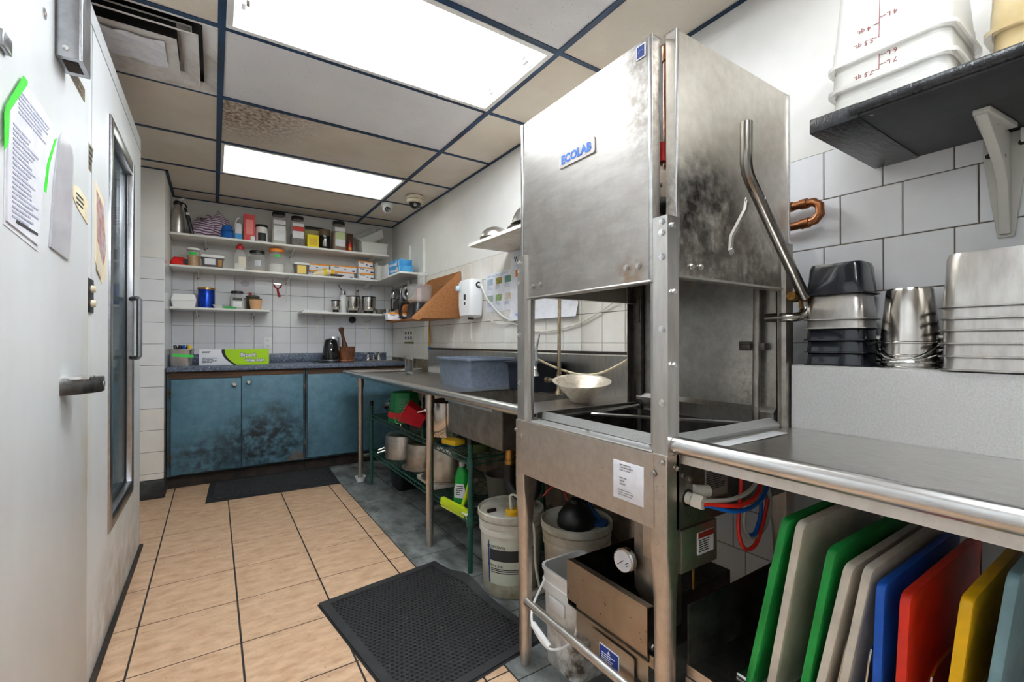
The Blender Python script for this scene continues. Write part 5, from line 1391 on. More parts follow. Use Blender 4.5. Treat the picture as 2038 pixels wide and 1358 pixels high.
mb = MB(); mb.box(1.6215, 2.44, 1.337, 1.6243, 2.80, 1.604); part('sheet', mb, PAPER, t)
PICS = [plain('pic%d' % i, c, .5, col2=S(*d), vscale=40) for i, (c, d) in enumerate((((150, 172, 196), (180, 190, 206)), ((206, 150, 80), (90, 140, 60)), ((90, 120, 170), (120, 170, 60)), ((150, 176, 210), (190, 190, 80)), ((130, 140, 130), (170, 200, 110)), ((206, 180, 150), (226, 222, 214))))]
for r in range(2):
    for c in range(3):
        mb = MB(); y = 2.745 - c * .115; z = 1.545 - r * .115
        mb.box(1.6207, y - .038, z - .022, 1.6216, y + .038, z + .022); part('picture', mb, PICS[r * 3 + c], t)
mb = MB(); print_lines(mb, (1.6212, 2.78, 1.592), (0, -1, 0), (0, 0, -1), .31, 2, .009)
for r in range(2):
    for c in range(3): print_lines(mb, (1.6212, 2.785 - c * .115, 1.515 - r * .115), (0, -1, 0), (0, 0, -1), .075, 3, .009)
part('print', mb, plain('pale_print', (166, 178, 206), .5), t)['kind'] = 'stuff'
t = thing('warewashing_chart', 'tall white warewashing chart half hidden behind the dishwasher', 'poster', (1.62, 2.14, 1.26))
mb = MB(); mb.sheet([(1.600, 1.262), (1.617, 1.33), (1.6205, 1.50), (1.6205, 1.712)], 'Y', 1.82, 2.475, .002); part('sheet', mb, PAPER, t)
lettering('WAREWASHING', .05, INK, t, (1.6192, 2.25, 1.655), (-1, 0, 0), bold=.0012); lettering('PROCEDURES', .036, plain('mid_blue_print', (60, 120, 190), .5), t, (1.6192, 2.30, 1.615), (-1, 0, 0))
lettering('ECOLAB', .03, plain('badge_blue', (0, 102, 214), .4), t, (1.6085, 2.36, 1.30), (-1, 0, .22), lean=.2)
mb = MB(); mb.box(1.6188, 2.33, 1.545, 1.6196, 2.42, 1.588); part('orange_block', mb, plain('orange_block', (222, 124, 10), .5), t)
mb = MB()
for a, b, c, d in ((2.37, 1.42, 2.385, 1.525), (2.32, 1.485, 2.365, 1.53), (2.25, 1.42, 2.385, 1.432), (2.38, 1.345, 2.385, 1.42), (2.30, 1.35, 2.304, 1.42), (2.25, 1.375, 2.385, 1.381)): mb.box(1.617, min(a, c), b, 1.6192, max(a, c), d)
part('drawing', mb, INK, t)['kind'] = 'stuff'
# small shelf with bowls
t = thing('wall_shelf', 'short white shelf with upturned bowls beside the dishwasher', 'shelf', (1.6, 2.0, 1.715))
mb = MB(); mb.box(1.322, 1.55, 1.716, 1.6235, 2.50, 1.735); part('board', mb, plain('cream_board', (232, 224, 212), .5, col2=S(206, 192, 172), vscale=9), t, bevel=.002)
mb = MB(); mb.box(1.320, 1.55, 1.7165, 1.3225, 2.501, 1.7345); mb.box(1.322, 2.4995, 1.7165, 1.6, 2.502, 1.722); part('edge_tape', mb, plain('worn_edge', (236, 232, 224), .5), t)
def bowl(label, x, y, z, r, h, m, rot=(0, 0, 0), flip=True):
    pr = [(r * math.sin(a), h * (1 - math.cos(a))) for a in [PI / 2 * i / 10 for i in range(11)]]
    pr = [(max(a, .02), b) for a, b in pr] + [(r * 1.05, h), (r * 1.05, h - .004), (r * .97, h - .006)] + [(r * .96 * math.sin(a), .003 + h * (1 - math.cos(a))) for a in [PI / 2 * i / 8 for i in range(7, 0, -1)]]
    mb = MB()
    if flip: pr = [(a, h - b) for a, b in pr]
    mb.lathe(pr, 36); R = Matrix.Translation((x, y, z)) @ Euler(rot).to_matrix().to_4x4(); mb.v = [R @ v for v in mb.v]
    return solo('mixing_bowl', label, 'bowl', mb, m, group='bowls on the small shelf')
bowl('largest upturned steel mixing bowl on the small shelf', 1.47, 1.98, 1.760, .142, .13, STEEL)
bowl('small upturned steel bowl at the far end of the small shelf', 1.43, 2.36, 1.756, .09, .07, STEEL)
for k in range(3):
    mb = MB(); mb.lathe([(.05, .03 - .0), (.12 - .004 * k, .008), (.14 - .004 * k, 0), (.14 - .004 * k, .003), (.12, .012), (.05, .034)], 36); R = Matrix.Translation((1.465, 2.0 + .02 * k, 1.736 + .0075 * k)) ; mb.v = [R @ v for v in mb.v]
    solo('steel_dish', ['shallow steel dish lying lowest under the large bowl', 'shallow steel dish in the middle under the large bowl', 'shallow steel dish topmost under the large bowl'][k], 'dish', mb, STEELD, group='dishes under the large bowl')
mb = MB(); mb.lathe([(.04, .016), (.085, .006), (.1, 0), (.1, .003), (.085, .010), (.04, .02)], 30, (1.43, 2.36, 1.736)); solo('steel_dish', 'shallow steel dish under the small upturned bowl', 'dish', mb, STEELD)

# ------------------------------------------------------------------ ceiling cameras
t = thing('turret_camera', 'small white turret security camera on the ceiling grid', 'camera', (1.30, 4.02, CEIL))
mb = MB(); mb.lathe([(.052, 0), (.052, -.02), (.046, -.03)], 28, (1.30, 4.02, CEIL - .0015)); part('base', mb, WHITEPL, t)
mb = MB(); mb.lathe([(.002, -.042), (.02, -.038), (.036, -.022), (.042, 0), (.036, .022), (.02, .036), (.002, .042)], 28); mb.v = [v + Vector((1.30, 4.02, CEIL - .045)) for v in mb.v]; part('eyeball', mb, WHITEPL, t)
mb = MB(); mb.cyl((1.294, 3.99, CEIL - .062), (1.290, 3.975, CEIL - .07), .026, .02, n=20); part('lens', mb, BLACKG, t)
t = thing('dome_camera', 'cream dome security camera with dark dome near the corner', 'camera', (1.435, 3.69, CEIL))
mb = MB(); mb.lathe([(.072, 0), (.072, -.035), (.064, -.052), (.05, -.056)], 32, (1.435, 3.69, CEIL - .0045)); part('housing', mb, CREAMP, t)
mb = MB(); mb.lathe([(.0728, -.03), (.0728, -.033)], 32, (1.435, 3.69, CEIL), cap0=False, cap1=False); part('seam', mb, BLACK, t)
mb = MB(); mb.lathe([(.05, -.058), (.047, -.075), (.038, -.092), (.022, -.104), (.004, -.108)], 28, (1.435, 3.69, CEIL)); part('dome', mb, BLACKG, t)
mb = MB(); mb.cyl((1.420, 3.655, CEIL - .083), (1.418, 3.648, CEIL - .086), .014, n=14); part('lens', mb, GREYMET, t)

# ------------------------------------------------------------------ things on the soiled-dish table
def tub(name, label, cx, cy, z, w, d, h, m, rz=0.0, rib=True):
    t = thing(name, label, 'tub', (cx, cy, z), rz); mb = MB(); wl = .004
    mb.loft([rrect(w * .92, d * .93, .018, 0), rrect(w, d, .022, h - .012), rrect(w + .035, d + .035, .04, h - .012), rrect(w + .035, d + .035, .04, h), rrect(w - 2 * wl, d - 2 * wl, .02, h), rrect(w * .92 - 2 * wl, d * .93 - 2 * wl, .016, wl)])
    part('tub', mb, m, t, local=True)
    if rib:
        for s in (-1,):
            mb = MB(); mb.loft([[(-.004, s * (d * .465 + .002), .004), (.004, s * (d * .465 + .002), .004), (.004, s * (d * .465 - .004), .004), (-.004, s * (d * .465 - .004), .004)],
                                [(-.004, s * (d * .5 + .002), h - .014), (.004, s * (d * .5 + .002), h - .014), (.004, s * (d * .5 - .004), h - .014), (-.004, s * (d * .5 - .004), h - .014)]])
            part('rib', mb, m, t, local=True)
    return t
GREYTUB = mat('grey_blue_tub', S(106, 116, 132), .5, col2=S(88, 98, 114), vscale=40, bump=.15, bscale=150)
tub('bus_tub', 'grey blue plastic bus tub on the steel table before the sink', 1.335, 2.45, TZ, .30, .42, .17, GREYTUB)
tub('bus_tub', 'black plastic tub behind the spray tap', 1.475, 2.02, TZ, .20, .26, .155, plain('navy_black_plastic', (22, 26, 38), .4), rib=False)
mb = MB(); mb.lathe([(.032, 0), (.034, .01), (.036, .155), (.0345, .155), (.032, .015), (.004, .012)], 28, (1.335, 3.56, TZ)); solo('glass_tumbler', 'clear glass tumbler on the end of the steel table', 'glass', mb, GLASS)
mb = MB(); pr = [(.045, 0), (.075, .035), (.115, .08), (.125, .084), (.125, .088), (.112, .086), (.073, .04), (.04, .006)]
mb.lathe(pr, 36); R = Matrix.Translation((1.33, 1.475, TZ + .0085)) @ Euler((.13, -.10, 0)).to_matrix().to_4x4(); mb.v = [R @ v for v in mb.v]
solo('conical_strainer', 'beige metal strainer bowl resting on the table by the dishwasher', 'strainer', mb, mat('strainer_mesh', S(214, 204, 190), .42, .5, col2=S(186, 174, 156), vscale=60))

# ------------------------------------------------------------------ green wire rack under the table and its load
GREENW = plain('green_epoxy_wire', (34, 84, 72), .45)
rk = thing('wire_rack', 'low green wire shelving rack under the steel table', 'rack', (1.27, 2.79, 0))
RX0, RX1, RY0, RY1 = 1.048, 1.49, 1.964, 3.62
for x in (RX0, RX1):
    for y in (RY0, RY1):
        mb = MB(); mb.cyl((x, y, 0), (x, y, .655), .0125, n=14); pst = part('post', mb, GREENW, rk)
        mb = MB(); mb.cyl((x, y, .625), (x, y, .662), .0142, n=14); part('cap', mb, BLACK, pst)
        for z in (.505, .225):
            mb = MB(); mb.cyl((x, y, z), (x, y, z + .05), .019, .0165, n=14); part('collar', mb, GREENW, pst)
for zt in (.55, .262):
    mb = MB(); r = .0032
    for x in (RX0, RX1):
        mb.cyl((x, RY0, zt), (x, RY1, zt), r * 1.2, n=6); mb.cyl((x, RY0, zt - .028), (x, RY1, zt - .028), r * 1.1, n=6)
        n = 44; pts = [(x, RY0 + (RY1 - RY0) * i / n, zt - (.028 if i % 2 else 0)) for i in range(n + 1)]; mb.tube(pts, r * .8, n=5)
    for y in (RY0, RY1):
        mb.cyl((RX0, y, zt), (RX1, y, zt), r * 1.2, n=6); mb.cyl((RX0, y, zt - .028), (RX1, y, zt - .028), r * 1.1, n=6)
        n = 12; pts = [(RX0 + (RX1 - RX0) * i / n, y, zt - (.028 if i % 2 else 0)) for i in range(n + 1)]; mb.tube(pts, r * .8, n=5)
    for i in range(66): yy = RY0 + .012 + (RY1 - RY0 - .024) * i / 65; mb.cyl((RX0, yy, zt + .002), (RX1, yy, zt + .002), .0016, n=4)
    for k in range(3): xx = RX0 + .11 * (k + 1); mb.cyl((xx, RY0, zt - .002), (xx, RY1, zt - .002), .0025, n=5)
    part('shelf', mb, GREENW, rk)['kind'] = 'stuff'
ZU, ZL = .5545, .2665
t = thing('sanitiser_pail', 'upturned green pail with red band on the wire rack', 'pail', (1.15, 3.16, ZU), .35)
mb = MB(); k = 1
hexl = lambda r, z: [(r * math.cos(PI / 3 * i + .2), r * math.sin(PI / 3 * i + .2), z) for i in range(6)]
mb.loft([hexl(.118, 0), hexl(.098, .215)]); part('pail', mb, plain('green_pail', (16, 134, 66), .45), t, local=True, bevel=.006)
mb = MB(); mb.loft([hexl(.1185, .035), hexl(.1155, .075)], False, False); part('band', mb, plain('red_band', (214, 30, 34), .45), t, local=True)
mb = MB(); print_lines(mb, (-.10, -.062, .17), (.86, -.5, 0), (0, 0, -1), .06, 5, .014); part('print', mb, plain('pale_green_print', (120, 186, 146), .5), t, local=True)['kind'] = 'stuff'
mb = MB(); mb.tube([(-.11, -.03, .055), (-.14, -.08, .02), (-.12, -.10, .012), (-.06, -.13, .012)], .0025, n=6, smooth=4); part('bail', mb, CHROME, t, local=True)
t = thing('sanitiser_pail', 'red pail tipped on its side beside the green pail', 'pail', (1.12, 2.84, ZU + .078), rot=(0, 1.05, 2.6))
mb = MB(); mb.loft([hexl(.055, -.055), hexl(.078, .085), hexl(.084, .085), hexl(.084, .094), hexl(.074, .094), hexl(.05, -.045)]); part('pail', mb, plain('red_pail', (206, 26, 44), .45), t, local=True, bevel=.003)
mb = MB(); mb.tube([(.076, .02, .07), (.095, .05, .055), (.1, .02, .03)], .003, n=6, smooth=4); part('bail', mb, CHROME, t, local=True)
def pot(label, x, y, z, r, h, m, inverted=False, handles=(), flange=0.0):
    t = thing('stock_pot', label, 'pot', (x, y, z), group='pots on the wire rack'); mb = MB()
    if not inverted: pr = [(r * .93, 0), (r, .02), (r, h), (r * 1.03, h), (r * 1.03, h + .006), (r * .98, h + .006), (r * .97, .02), (.01, .01)]
    else: pr = [(r * 1.02, 0), (r * 1.02, .006), (r, .008), (r, h - .03), (r * .95, h - .008), (r * .85, h), (.01, h)]
    mb.lathe(pr, 40); part('body', mb, m, t, local=True)
    if flange:
        mb = MB(); mb.lathe([(r * 1.0, .0), (r + flange, .004), (r + flange, .009), (r * 1.0, .006)], 40, cap0=False, cap1=False); part('flange', mb, m, t, local=True)
    for a in handles:
        mb = MB(); hz = h * .35 if inverted else h * .75
        c, s = math.cos(a), math.sin(a); q = lambda rr, w: (rr * c - w * s, rr * s + w * c)
        P_ = [(*q(r, -.045), hz), (*q(r + .05, -.045), hz - .015), (*q(r + .055, .045), hz - .015), (*q(r, .045), hz)]
        mb.tube(P_, .0055, n=8); hd = part('handle', mb, CHROME, t, local=True)
        for w in (-.045, .045):
            mb = MB(); mb.cyl((*q(r - .002, w), hz), (*q(r + .007, w), hz), .014, n=10); part('rivet_plate', mb, STEEL, hd, local=True)
    return t
pot('tall steel stock pot standing upright behind the middle table leg', 1.245, 2.575, ZU, .15, .20, POTST, handles=(2.4,))
pot('dull steel pot deep at the back of the upper rack shelf', 1.37, 3.04, ZU, .105, .19, STEEL)
pot('bright upturned aluminium pot with wire handle on the lower rack shelf', 1.20, 3.32, ZL, .132, .175, ALU, True, handles=(2.9,))
pot('scorched upturned pot in the middle of the lower rack shelf', 1.22, 2.955, ZL, .125, .175, ALUD, True, flange=.03)
pot('largest scorched upturned pot on the lower rack shelf', 1.215, 2.56, ZL + .03, .138, .215, ALUD, True, flange=.03)
mb = MB(); mb.box(1.07, 2.44, ZL, 1.36, 2.72, ZL + .028); solo('steel_tray', 'shallow pale tray under the largest scorched pot', 'tray', mb, plain('pale_tray', (206, 200, 192), .4), bevel=.004)
t = thing('sponge', 'yellow sponge with blue scourer on the rack edge', 'sponge', (1.105, 2.27, ZU), .25)
mb = MB(); mb.box(-.036, -.058, .008, .036, .058, .036); part('foam', mb, mat('yellow_foam', S(240, 196, 40), .9, spots=(S(206, 150, 20), 90, .66)), t, local=True, bevel=.004)
mb = MB(); mb.box(-.036, -.058, 0, .036, .058, .009); part('scourer', mb, plain('teal_scourer', (26, 70, 96), .9), t, local=True)
def blob(name, label, cat, c, s, m, seed, group=None):
    rnd = random.Random(seed); ph = [rnd.uniform(0, 6) for _ in range(8)]; mb = MB(); loops = []; n, k = 24, 10
    for j in range(k + 1):
        v = .02 + .96 * j / k; st_ = math.sin(PI * v) ** .6; lp = []
        for i in range(n):
            a = 2 * PI * i / n; w = 1 + .12 * math.sin(4 * a + ph[0] + 6 * v) + .1 * math.sin(7 * a + ph[1] - 11 * v) + .07 * math.sin(11 * a + ph[2] + 17 * v)
            lp.append((c[0] + s[0] * st_ * w * math.cos(a), c[1] + s[1] * st_ * w * math.sin(a), c[2] + s[2] * v))
        loops.append(lp)
    mb.loft(loops); return solo(name, label, cat, mb, m, smooth=25, group=group)
blob('plastic_bag', 'black crumpled plastic bag at the far end of the upper rack shelf', 'bag', (1.25, 3.47, ZU), (.13, .105, .16), BLACKG, 2)
blob('plastic_bag', 'yellow crumpled plastic bag under the sink on the rack', 'bag', (1.35, 2.12, ZU), (.10, .12, .085), mat('yellow_film', S(236, 196, 20), .35, col2=S(190, 140, 10), vscale=20), 4)
mb = MB(); mb.lathe([(.03, 0), (.05, .01), (.062, .05), (.064, .05), (.052, .008), (.03, .004)], 20, (1.15, 2.06, ZU)); solo('mesh_bowl', 'small dark green mesh bowl by the near rack post', 'bowl', mb, plain('moss_mesh', (66, 80, 36), .6))
t = thing('dish_soap', 'green dish soap bottle with white label on the lower rack shelf', 'bottle', (1.115, 2.185, ZL), -.9)
mb = MB(); EL = lambda a, b, z, dx=0: [(a * math.cos(2 * PI * i / 24) + dx, b * math.sin(2 * PI * i / 24), z) for i in range(24)]
mb.loft([EL(.045, .026, 0), EL(.05, .03, .01), EL(.047, .028, .06), EL(.04, .026, .11), EL(.036, .024, .15), EL(.022, .018, .185), EL(.014, .014, .19)]); part('bottle', mb, mat('green_soap', S(14, 168, 56), .15, col2=S(10, 140, 46), vscale=6), t, local=True)
mb = MB(); mb.lathe([(.015, .19), (.016, .215), (.008, .225)], 16); part('cap', mb, mat('clear_cap', S(206, 206, 206), .2, alpha=.6), t, local=True)
mb = MB(); mb.loft([EL(.03, .0012, .03), EL(.032, .0012, .075), EL(.022, .0012, .105)]); mb.v = [v + Vector((0, -.029, 0)) for v in mb.v]; lb = part('label', mb, PAPER, t, local=True)
mb = MB(); print_lines(mb, (-.022, -.0305, .095), (1, 0, 0), (0, 0, -1), .044, 5, .011); part('print', mb, INK, lb, local=True)['kind'] = 'stuff'
t = thing('squeegee', 'lime green plastic squeegee propped against the near rack post', 'squeegee', (1.06, 2.03, ZL))
LIMEP = plain('lime_plastic', (190, 214, 30), .4)
mb = MB(); mb.tube([(1.06, 2.075, .285), (1.065, 2.03, .36), (1.07, 2.01, .43)], [.010, .012, .009], n=10); part('handle', mb, LIMEP, t)
mb = MB(); mb.box(-.012, -.105, -.018, .012, .105, .018); R = Matrix.Translation((1.035, 2.09, .282)) @ Euler((.16, 0, .35)).to_matrix().to_4x4(); mb.v = [R @ v for v in mb.v]; part('head', mb, LIMEP, t, bevel=.003)
mb = MB(); mb.box(-.004, -.105, -.034, .002, .105, -.016); mb.v = [R @ v for v in mb.v]; part('blade', mb, plain('pale_lime', (206, 224, 90), .5), t)
mb = MB(); mb.box(1.04, 1.99, ZL, 1.062, 2.20, ZL + .006); solo('white_strip', 'thin white plastic strip on the lower rack shelf', 'strip', mb, WHITEPL)
mb = MB(); mb.lathe([(.07, 0), (.075, .01), (.09, .125), (.096, .128), (.096, .134), (.088, .134), (.07, .012), (.01, .01)], 28, (1.33, 2.12, ZL)); solo('grey_container', 'round murky grey plastic container on the lower rack shelf', 'container', mb, plain('murky_plastic', (106, 104, 92), .5))
mb = MB(); mb.loft([rrect(.2, .2, .03, 0, 1.27, 3.42), rrect(.22, .22, .03, .12, 1.27, 3.42)]); solo('black_bin', 'low black plastic bin on the slate floor under the rack', 'bin', mb, BLACK)
mb = MB(); mb.lathe([(.030, 0), (.031, .003), (.042, .038), (.045, .04), (.040, .04), (.030, .006), (.018, .004), (.016, .0)], 24, (.997, 3.75, 0), cap0=False, cap1=False)
mb.f += []
solo('foot_cup', 'small white plastic cup under the far table leg', 'cup', mb, WHITEPL)

# ------------------------------------------------------------------ floor mats
def floor_mat(label, c, w, d, rz, lift=None, nx=28, ny=40):
    t = thing('floor_mat', label, 'mat', (c[0], c[1], 0), rz); b = .042
    f = (lambda x, y: lift(x, y)) if lift else (lambda x, y: 0.0)
    gx = [-w / 2, -w / 2 + .012, -w / 2 + b] + [-w / 2 + b + (w - 2 * b) * i / 10 for i in range(1, 10)] + [w / 2 - b, w / 2 - .012, w / 2]
    gy = [-d / 2, -d / 2 + .012, -d / 2 + b] + [-d / 2 + b + (d - 2 * b) * i / 14 for i in range(1, 14)] + [d / 2 - b, d / 2 - .012, d / 2]
    def zf(i, j):
        edge = min(i, len(gx) - 1 - i, j, len(gy) - 1 - j)
        return (.001, .009, .007)[min(edge, 2)] + f(gx[i], gy[j])
    mb = MB(); W_ = len(gx)
    vs = [(gx[i], gy[j], zf(i, j)) for j in range(len(gy)) for i in range(W_)]
    mb.add(vs, [(j * W_ + i, j * W_ + i + 1, (j + 1) * W_ + i + 1, (j + 1) * W_ + i) for j in range(len(gy) - 1) for i in range(W_ - 1)])
    base = part('mat', mb, RUBBERH, t, local=True, smooth=30)
    mb = MB(); r = (w - 2 * b) / nx * .38
    for i in range(nx):
        for j in range(ny):
            x = -w / 2 + b + (w - 2 * b) * (i + .5 + (.25 if j % 2 else -.25)) / nx; y = -d / 2 + b + (d - 2 * b) * (j + .5) / ny
            z = .006 + f(x, y)
            mb.add([(x + r * math.cos(PI / 3 * k), y + r * math.sin(PI / 3 * k), z) for k in range(6)] + [(x + r * .7 * math.cos(PI / 3 * k), y + r * .7 * math.sin(PI / 3 * k), z + .0055) for k in range(6)],
                   [(k, (k + 1) % 6, 6 + (k + 1) % 6, 6 + k) for k in range(6)] + [(6, 7, 8, 9, 10, 11)])
    s = part('studs', mb, RUBBER, t, local=True, smooth=0, fix=False); s['kind'] = 'stuff'
    mb = MB()
    for (x0, y0, x1, y1) in ((-w / 2 + .006, -d / 2 + .006, w / 2 - .006, -d / 2 + b), (-w / 2 + .006, d / 2 - b, w / 2 - .006, d / 2 - .006)):
        n = 10; L = []
        for i in range(n + 1): x = x0 + (x1 - x0) * i / n; L.append([(x, y0, .0085 + f(x, y0)), (x, y1, .0085 + f(x, y1)), (x, y1, .0105 + f(x, y1)), (x, y0, .0105 + f(x, y0))])
        mb.loft(L)
    for (x0, x1) in ((-w / 2 + .006, -w / 2 + b), (w / 2 - b, w / 2 - .006)):
        n = 14; L = []
        for i in range(n + 1):
            y = -d / 2 + b + (d - 2 * b) * i / n; L.append([(x0, y, .0085 + f(x0, y)), (x1, y, .0085 + f(x1, y)), (x1, y, .0105 + f(x1, y)), (x0, y, .0105 + f(x0, y))])
        mb.loft(L)
    e = part('border', mb, RUBBER, t, local=True, smooth=30)
    return t
floor_mat('large black studded rubber mat on the floor in front of the dishwasher', (.715, 1.722), .585, .80, .1373, lambda x, y: .045 * math.exp(-((x - .30) / .06) ** 2 - ((y - .10) / .12) ** 2))
floor_mat('long black studded rubber mat in front of the blue cabinets', (.412, 4.07), .895, .555, -.045, None, 44, 26)

# ------------------------------------------------------------------ pails on the floor
PAILW = mat('dirty_white_pail', S(232, 229, 220), .45, col2=S(206, 200, 182), vscale=6, patch=[(S(150, 136, 84), (1.15, 1.7, 0.02), .22, .8, 16)])
def round_pail(label, x, y, cols):
    t = thing('chemical_pail', label, 'pail', (x, y, 0), group='chemical pails')
    pr = [(.125, 0), (.128, .004), (.14, .27), (.146, .272), (.146, .29), (.1405, .292), (.1405, .305), (.148, .307), (.148, .325), (.143, .327), (.143, .338)]
    mb = MB(); mb.lathe(pr, 44); part('pail', mb, cols, t, local=True)
    mb = MB(); mb.lathe([(.153, .334), (.154, .338), (.154, .360), (.150, .364), (.146, .360), (.144, .352), (.02, .350)], 44); part('lid', mb, plain('greyed_lid', (222, 220, 212), .45, col2=S(180, 172, 150), vscale=8), t, local=True)
    return t
def wrap(t, r, z0, z1, a0, a1, m, name='label', n=16):
    mb = MB(); rr = lambda z: r + (.012 * z / .27) if z < .27 else r
    vs = [(rr(z) * math.cos(a0 + (a1 - a0) * i / n), rr(z) * math.sin(a0 + (a1 - a0) * i / n), z) for z in (z0, z1) for i in range(n + 1)]
    mb.add(vs, [(i, i + 1, n + 2 + i, n + 1 + i) for i in range(n)]); return part(name, mb, m, t, local=True, fix=False)
p1 = round_pail('white chemical pail with yellow cap and feed tube behind the dishwasher leg', 1.155, 1.765, PAILW)
va = math.atan2(-1.765, -1.155)
L1 = wrap(p1, .1285, .06, .25, va - .75, va + .65, plain('pale_green_label', (222, 226, 208), .5))
b1 = wrap(p1, .1292, .165, .215, va - .74, va + .62, plain('charcoal_print', (62, 62, 64), .5), 'print_band')
wrap(p1, .1292, .06, .25, va - .82, va - .76, plain('blue_label_edge', (50, 70, 140), .5), 'label_edge')
for k, (txt, sz, z, off) in enumerate((('TRUPOWER', .017, .228, -.48), ('Ultra San', .020, .148, -.5))):
    a = va + off; lettering(txt, sz, INK, p1, (1.155 + .1415 * math.cos(a), 1.765 + .1415 * math.sin(a), z), (math.cos(a), math.sin(a), 0))
for z in (.128, .121, .112): wrap(p1, .1296, z, z + .0035, va - .7, va + (.3 if z > .115 else .55), INK, 'print_line')
for da in (.78, .83):
    a = va + da; mb = MB(); q = lambda w, z: (1.155 + .1405 * math.cos(a) - w * math.sin(a), 1.765 + .1405 * math.sin(a) + w * math.cos(a), z)
    mb.tube([q(0, .18), q(0, .215)], .0022, n=5); mb.tube([q(0, .210), q(0, .225)], [.006, .0005], n=6); part('arrow_mark', mb, INK, p1)
mb = MB(); mb.lathe([(.032, .350), (.032, .368), (.026, .374)], 22, (-.03, -.06, 0)); part('bung', mb, plain('yellow_bung', (240, 186, 30), .4), p1, local=True)
mb = MB(); mb.cyl((-.035, -.06, .374), (-.04, -.058, .41), .008, n=10); mb.tube([(-.04, -.058, .41), (-.042, -.06, .435), (-.03, -.085, .44), (.0, -.12, .39), (.012, -.165, .31), (.0, -.19, .18), (.02, -.2, .05)], .0055, n=8, smooth=5); part('feed_tube', mb, plain('milky_tube', (222, 218, 206), .4), p1, local=True)
mb = MB(); mb.box(-.12, .005, .351, -.075, .02, .366); part('vent_key', mb, BLACK, p1, local=True, bevel=.003)
p2 = round_pail('grimy white chemical pail with black funnel cap under the dishwasher', 1.312, 1.488, mat('grimy_pail', S(220, 212, 198), .5, col2=S(170, 150, 122), vscale=5))
wrap(p2, .1285, .08, .24, va - .8, va - .1, plain('plum_label', (92, 84, 92), .5))
mb = MB(); mb.lathe([(.078, .350), (.08, .365), (.074, .395), (.05, .43), (.026, .445), (.024, .46), (.014, .462)], 28, (-.03, -.03, 0)); part('funnel_cap', mb, BLACK, p2, local=True)
mb = MB(); mb.tube([(-.05, .0, .45), (-.06, .02, .49), (-.09, .05, .50), (-.13, .07, .46)], .0035, n=6, smooth=4); part('feed_tube', mb, plain('red_tube', (190, 44, 40), .4), p2, local=True)
mb = MB(); mb.lathe([(.034, .352), (.036, .368), (.028, .372)], 22, (.055, -.085, 0)); mb.tube([(.06, -.08, .37), (.05, -.05, .39), (.04, -.03, .43)], [.012, .014, .008], n=8); part('blue_cap', mb, plain('denim_blue_plastic', (40, 84, 140), .4), p2, local=True)
t = thing('food_pail', 'white square open pail with wire handle behind the front brace', 'pail', (1.075, 1.207, 0), .0)
mb = MB(); wl = .003
mb.loft([rrect(.175, .175, .035, 0), rrect(.190, .190, .035, .25), rrect(.202, .202, .035, .252), rrect(.202, .202, .035, .285), rrect(.194, .194, .035, .287), rrect(.196, .196, .035, .32), rrect(.208, .208, .04, .322), rrect(.208, .208, .04, .332), rrect(.190, .190, .035, .332), rrect(.17, .17, .03, .004)])
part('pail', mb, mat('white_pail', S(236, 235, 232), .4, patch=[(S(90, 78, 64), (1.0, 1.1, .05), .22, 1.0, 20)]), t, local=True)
for a in (-1, 1):
    mb = MB(); mb.box(a * .097 - .005, -.04, .20, a * .097 + .005, .04, .245); part('ear', mb, WHITEPL, t, local=True, bevel=.003)
mb = MB(); mb.tube([(-.112, .05, .30), (-.165, .04, .24), (-.19, .02, .20), (-.195, -.02, .17), (-.185, -.08, .155), (-.13, -.115, .18), (-.10, -.115, .25)], .004, n=8, smooth=6); part('bail', mb, WHITEPL, t, local=True)
mb = MB(); mb.cyl((-.193, .01, .193), (-.186, -.07, .157), .010, n=10); part('grip', mb, WHITEPL, t, local=True)
mb = MB(); mb.lathe([(.055, 0), (.058, .01), (.058, .03), (.04, .034)], 24, (.01, .02, .005)); part('lid_inside', mb, WHITEPL, t, local=True)
blob('steel_wool', 'dark curly steel scourer lying on the grimy pail lid', 'scourer', (1.385, 1.555, .3655), (.05, .042, .05), mat('scourer_wire', S(90, 84, 78), .35, 1.0, col2=S(30, 28, 26), vscale=90, bump=1.0, bscale=150), 9)

# ------------------------------------------------------------------ papers and fittings on the cooler
def sheet_yz(x, poly, th=.0012):
    mb = MB(); return mb.prism(poly, 'X', x, x + th)
XD = -.3318
GT = plain('green_masking_tape', (52, 206, 40), .5)
t = thing('taped_notes', 'long stack of written papers taped with green tape on the cooler door', 'papers', (XD, 1.4, 1.33))
pg = part('sheet', sheet_yz(XD, [(1.244, 1.57), (1.335, 1.662), (1.45, 1.664), (1.564, 1.651), (1.51, 1.56), (1.467, 1.472), (1.438, 1.326), (1.239, 1.344)]), PAPER, t, smooth=0)
part('sheet', sheet_yz(XD + .0012, [(1.25, 1.56), (1.338, 1.65), (1.44, 1.655), (1.555, 1.64), (1.50, 1.55), (1.46, 1.47), (1.43, 1.338), (1.245, 1.352)], .003), PAPER, t, smooth=0)
part('tape', sheet_yz(XD + .0042, [(1.225, 1.55), (1.235, 1.57), (1.325, 1.668), (1.35, 1.668), (1.345, 1.658), (1.25, 1.565), (1.245, 1.5), (1.225, 1.48)]), GT, t, smooth=0)
part('tape', sheet_yz(XD + .0042, [(1.545, 1.62), (1.56, 1.628), (1.50, 1.54), (1.478, 1.47), (1.462, 1.47), (1.485, 1.54)]), GT, t, smooth=0)
mb = MB(); print_lines(mb, (XD + .0044, 1.30, 1.63), (0, 1, 0), (0, 0, -1), .21, 6, .009); print_lines(mb, (XD + .0044, 1.27, 1.55), (0, 1, 0), (0, 0, -1), .16, 20, .0095, (.5, 1))
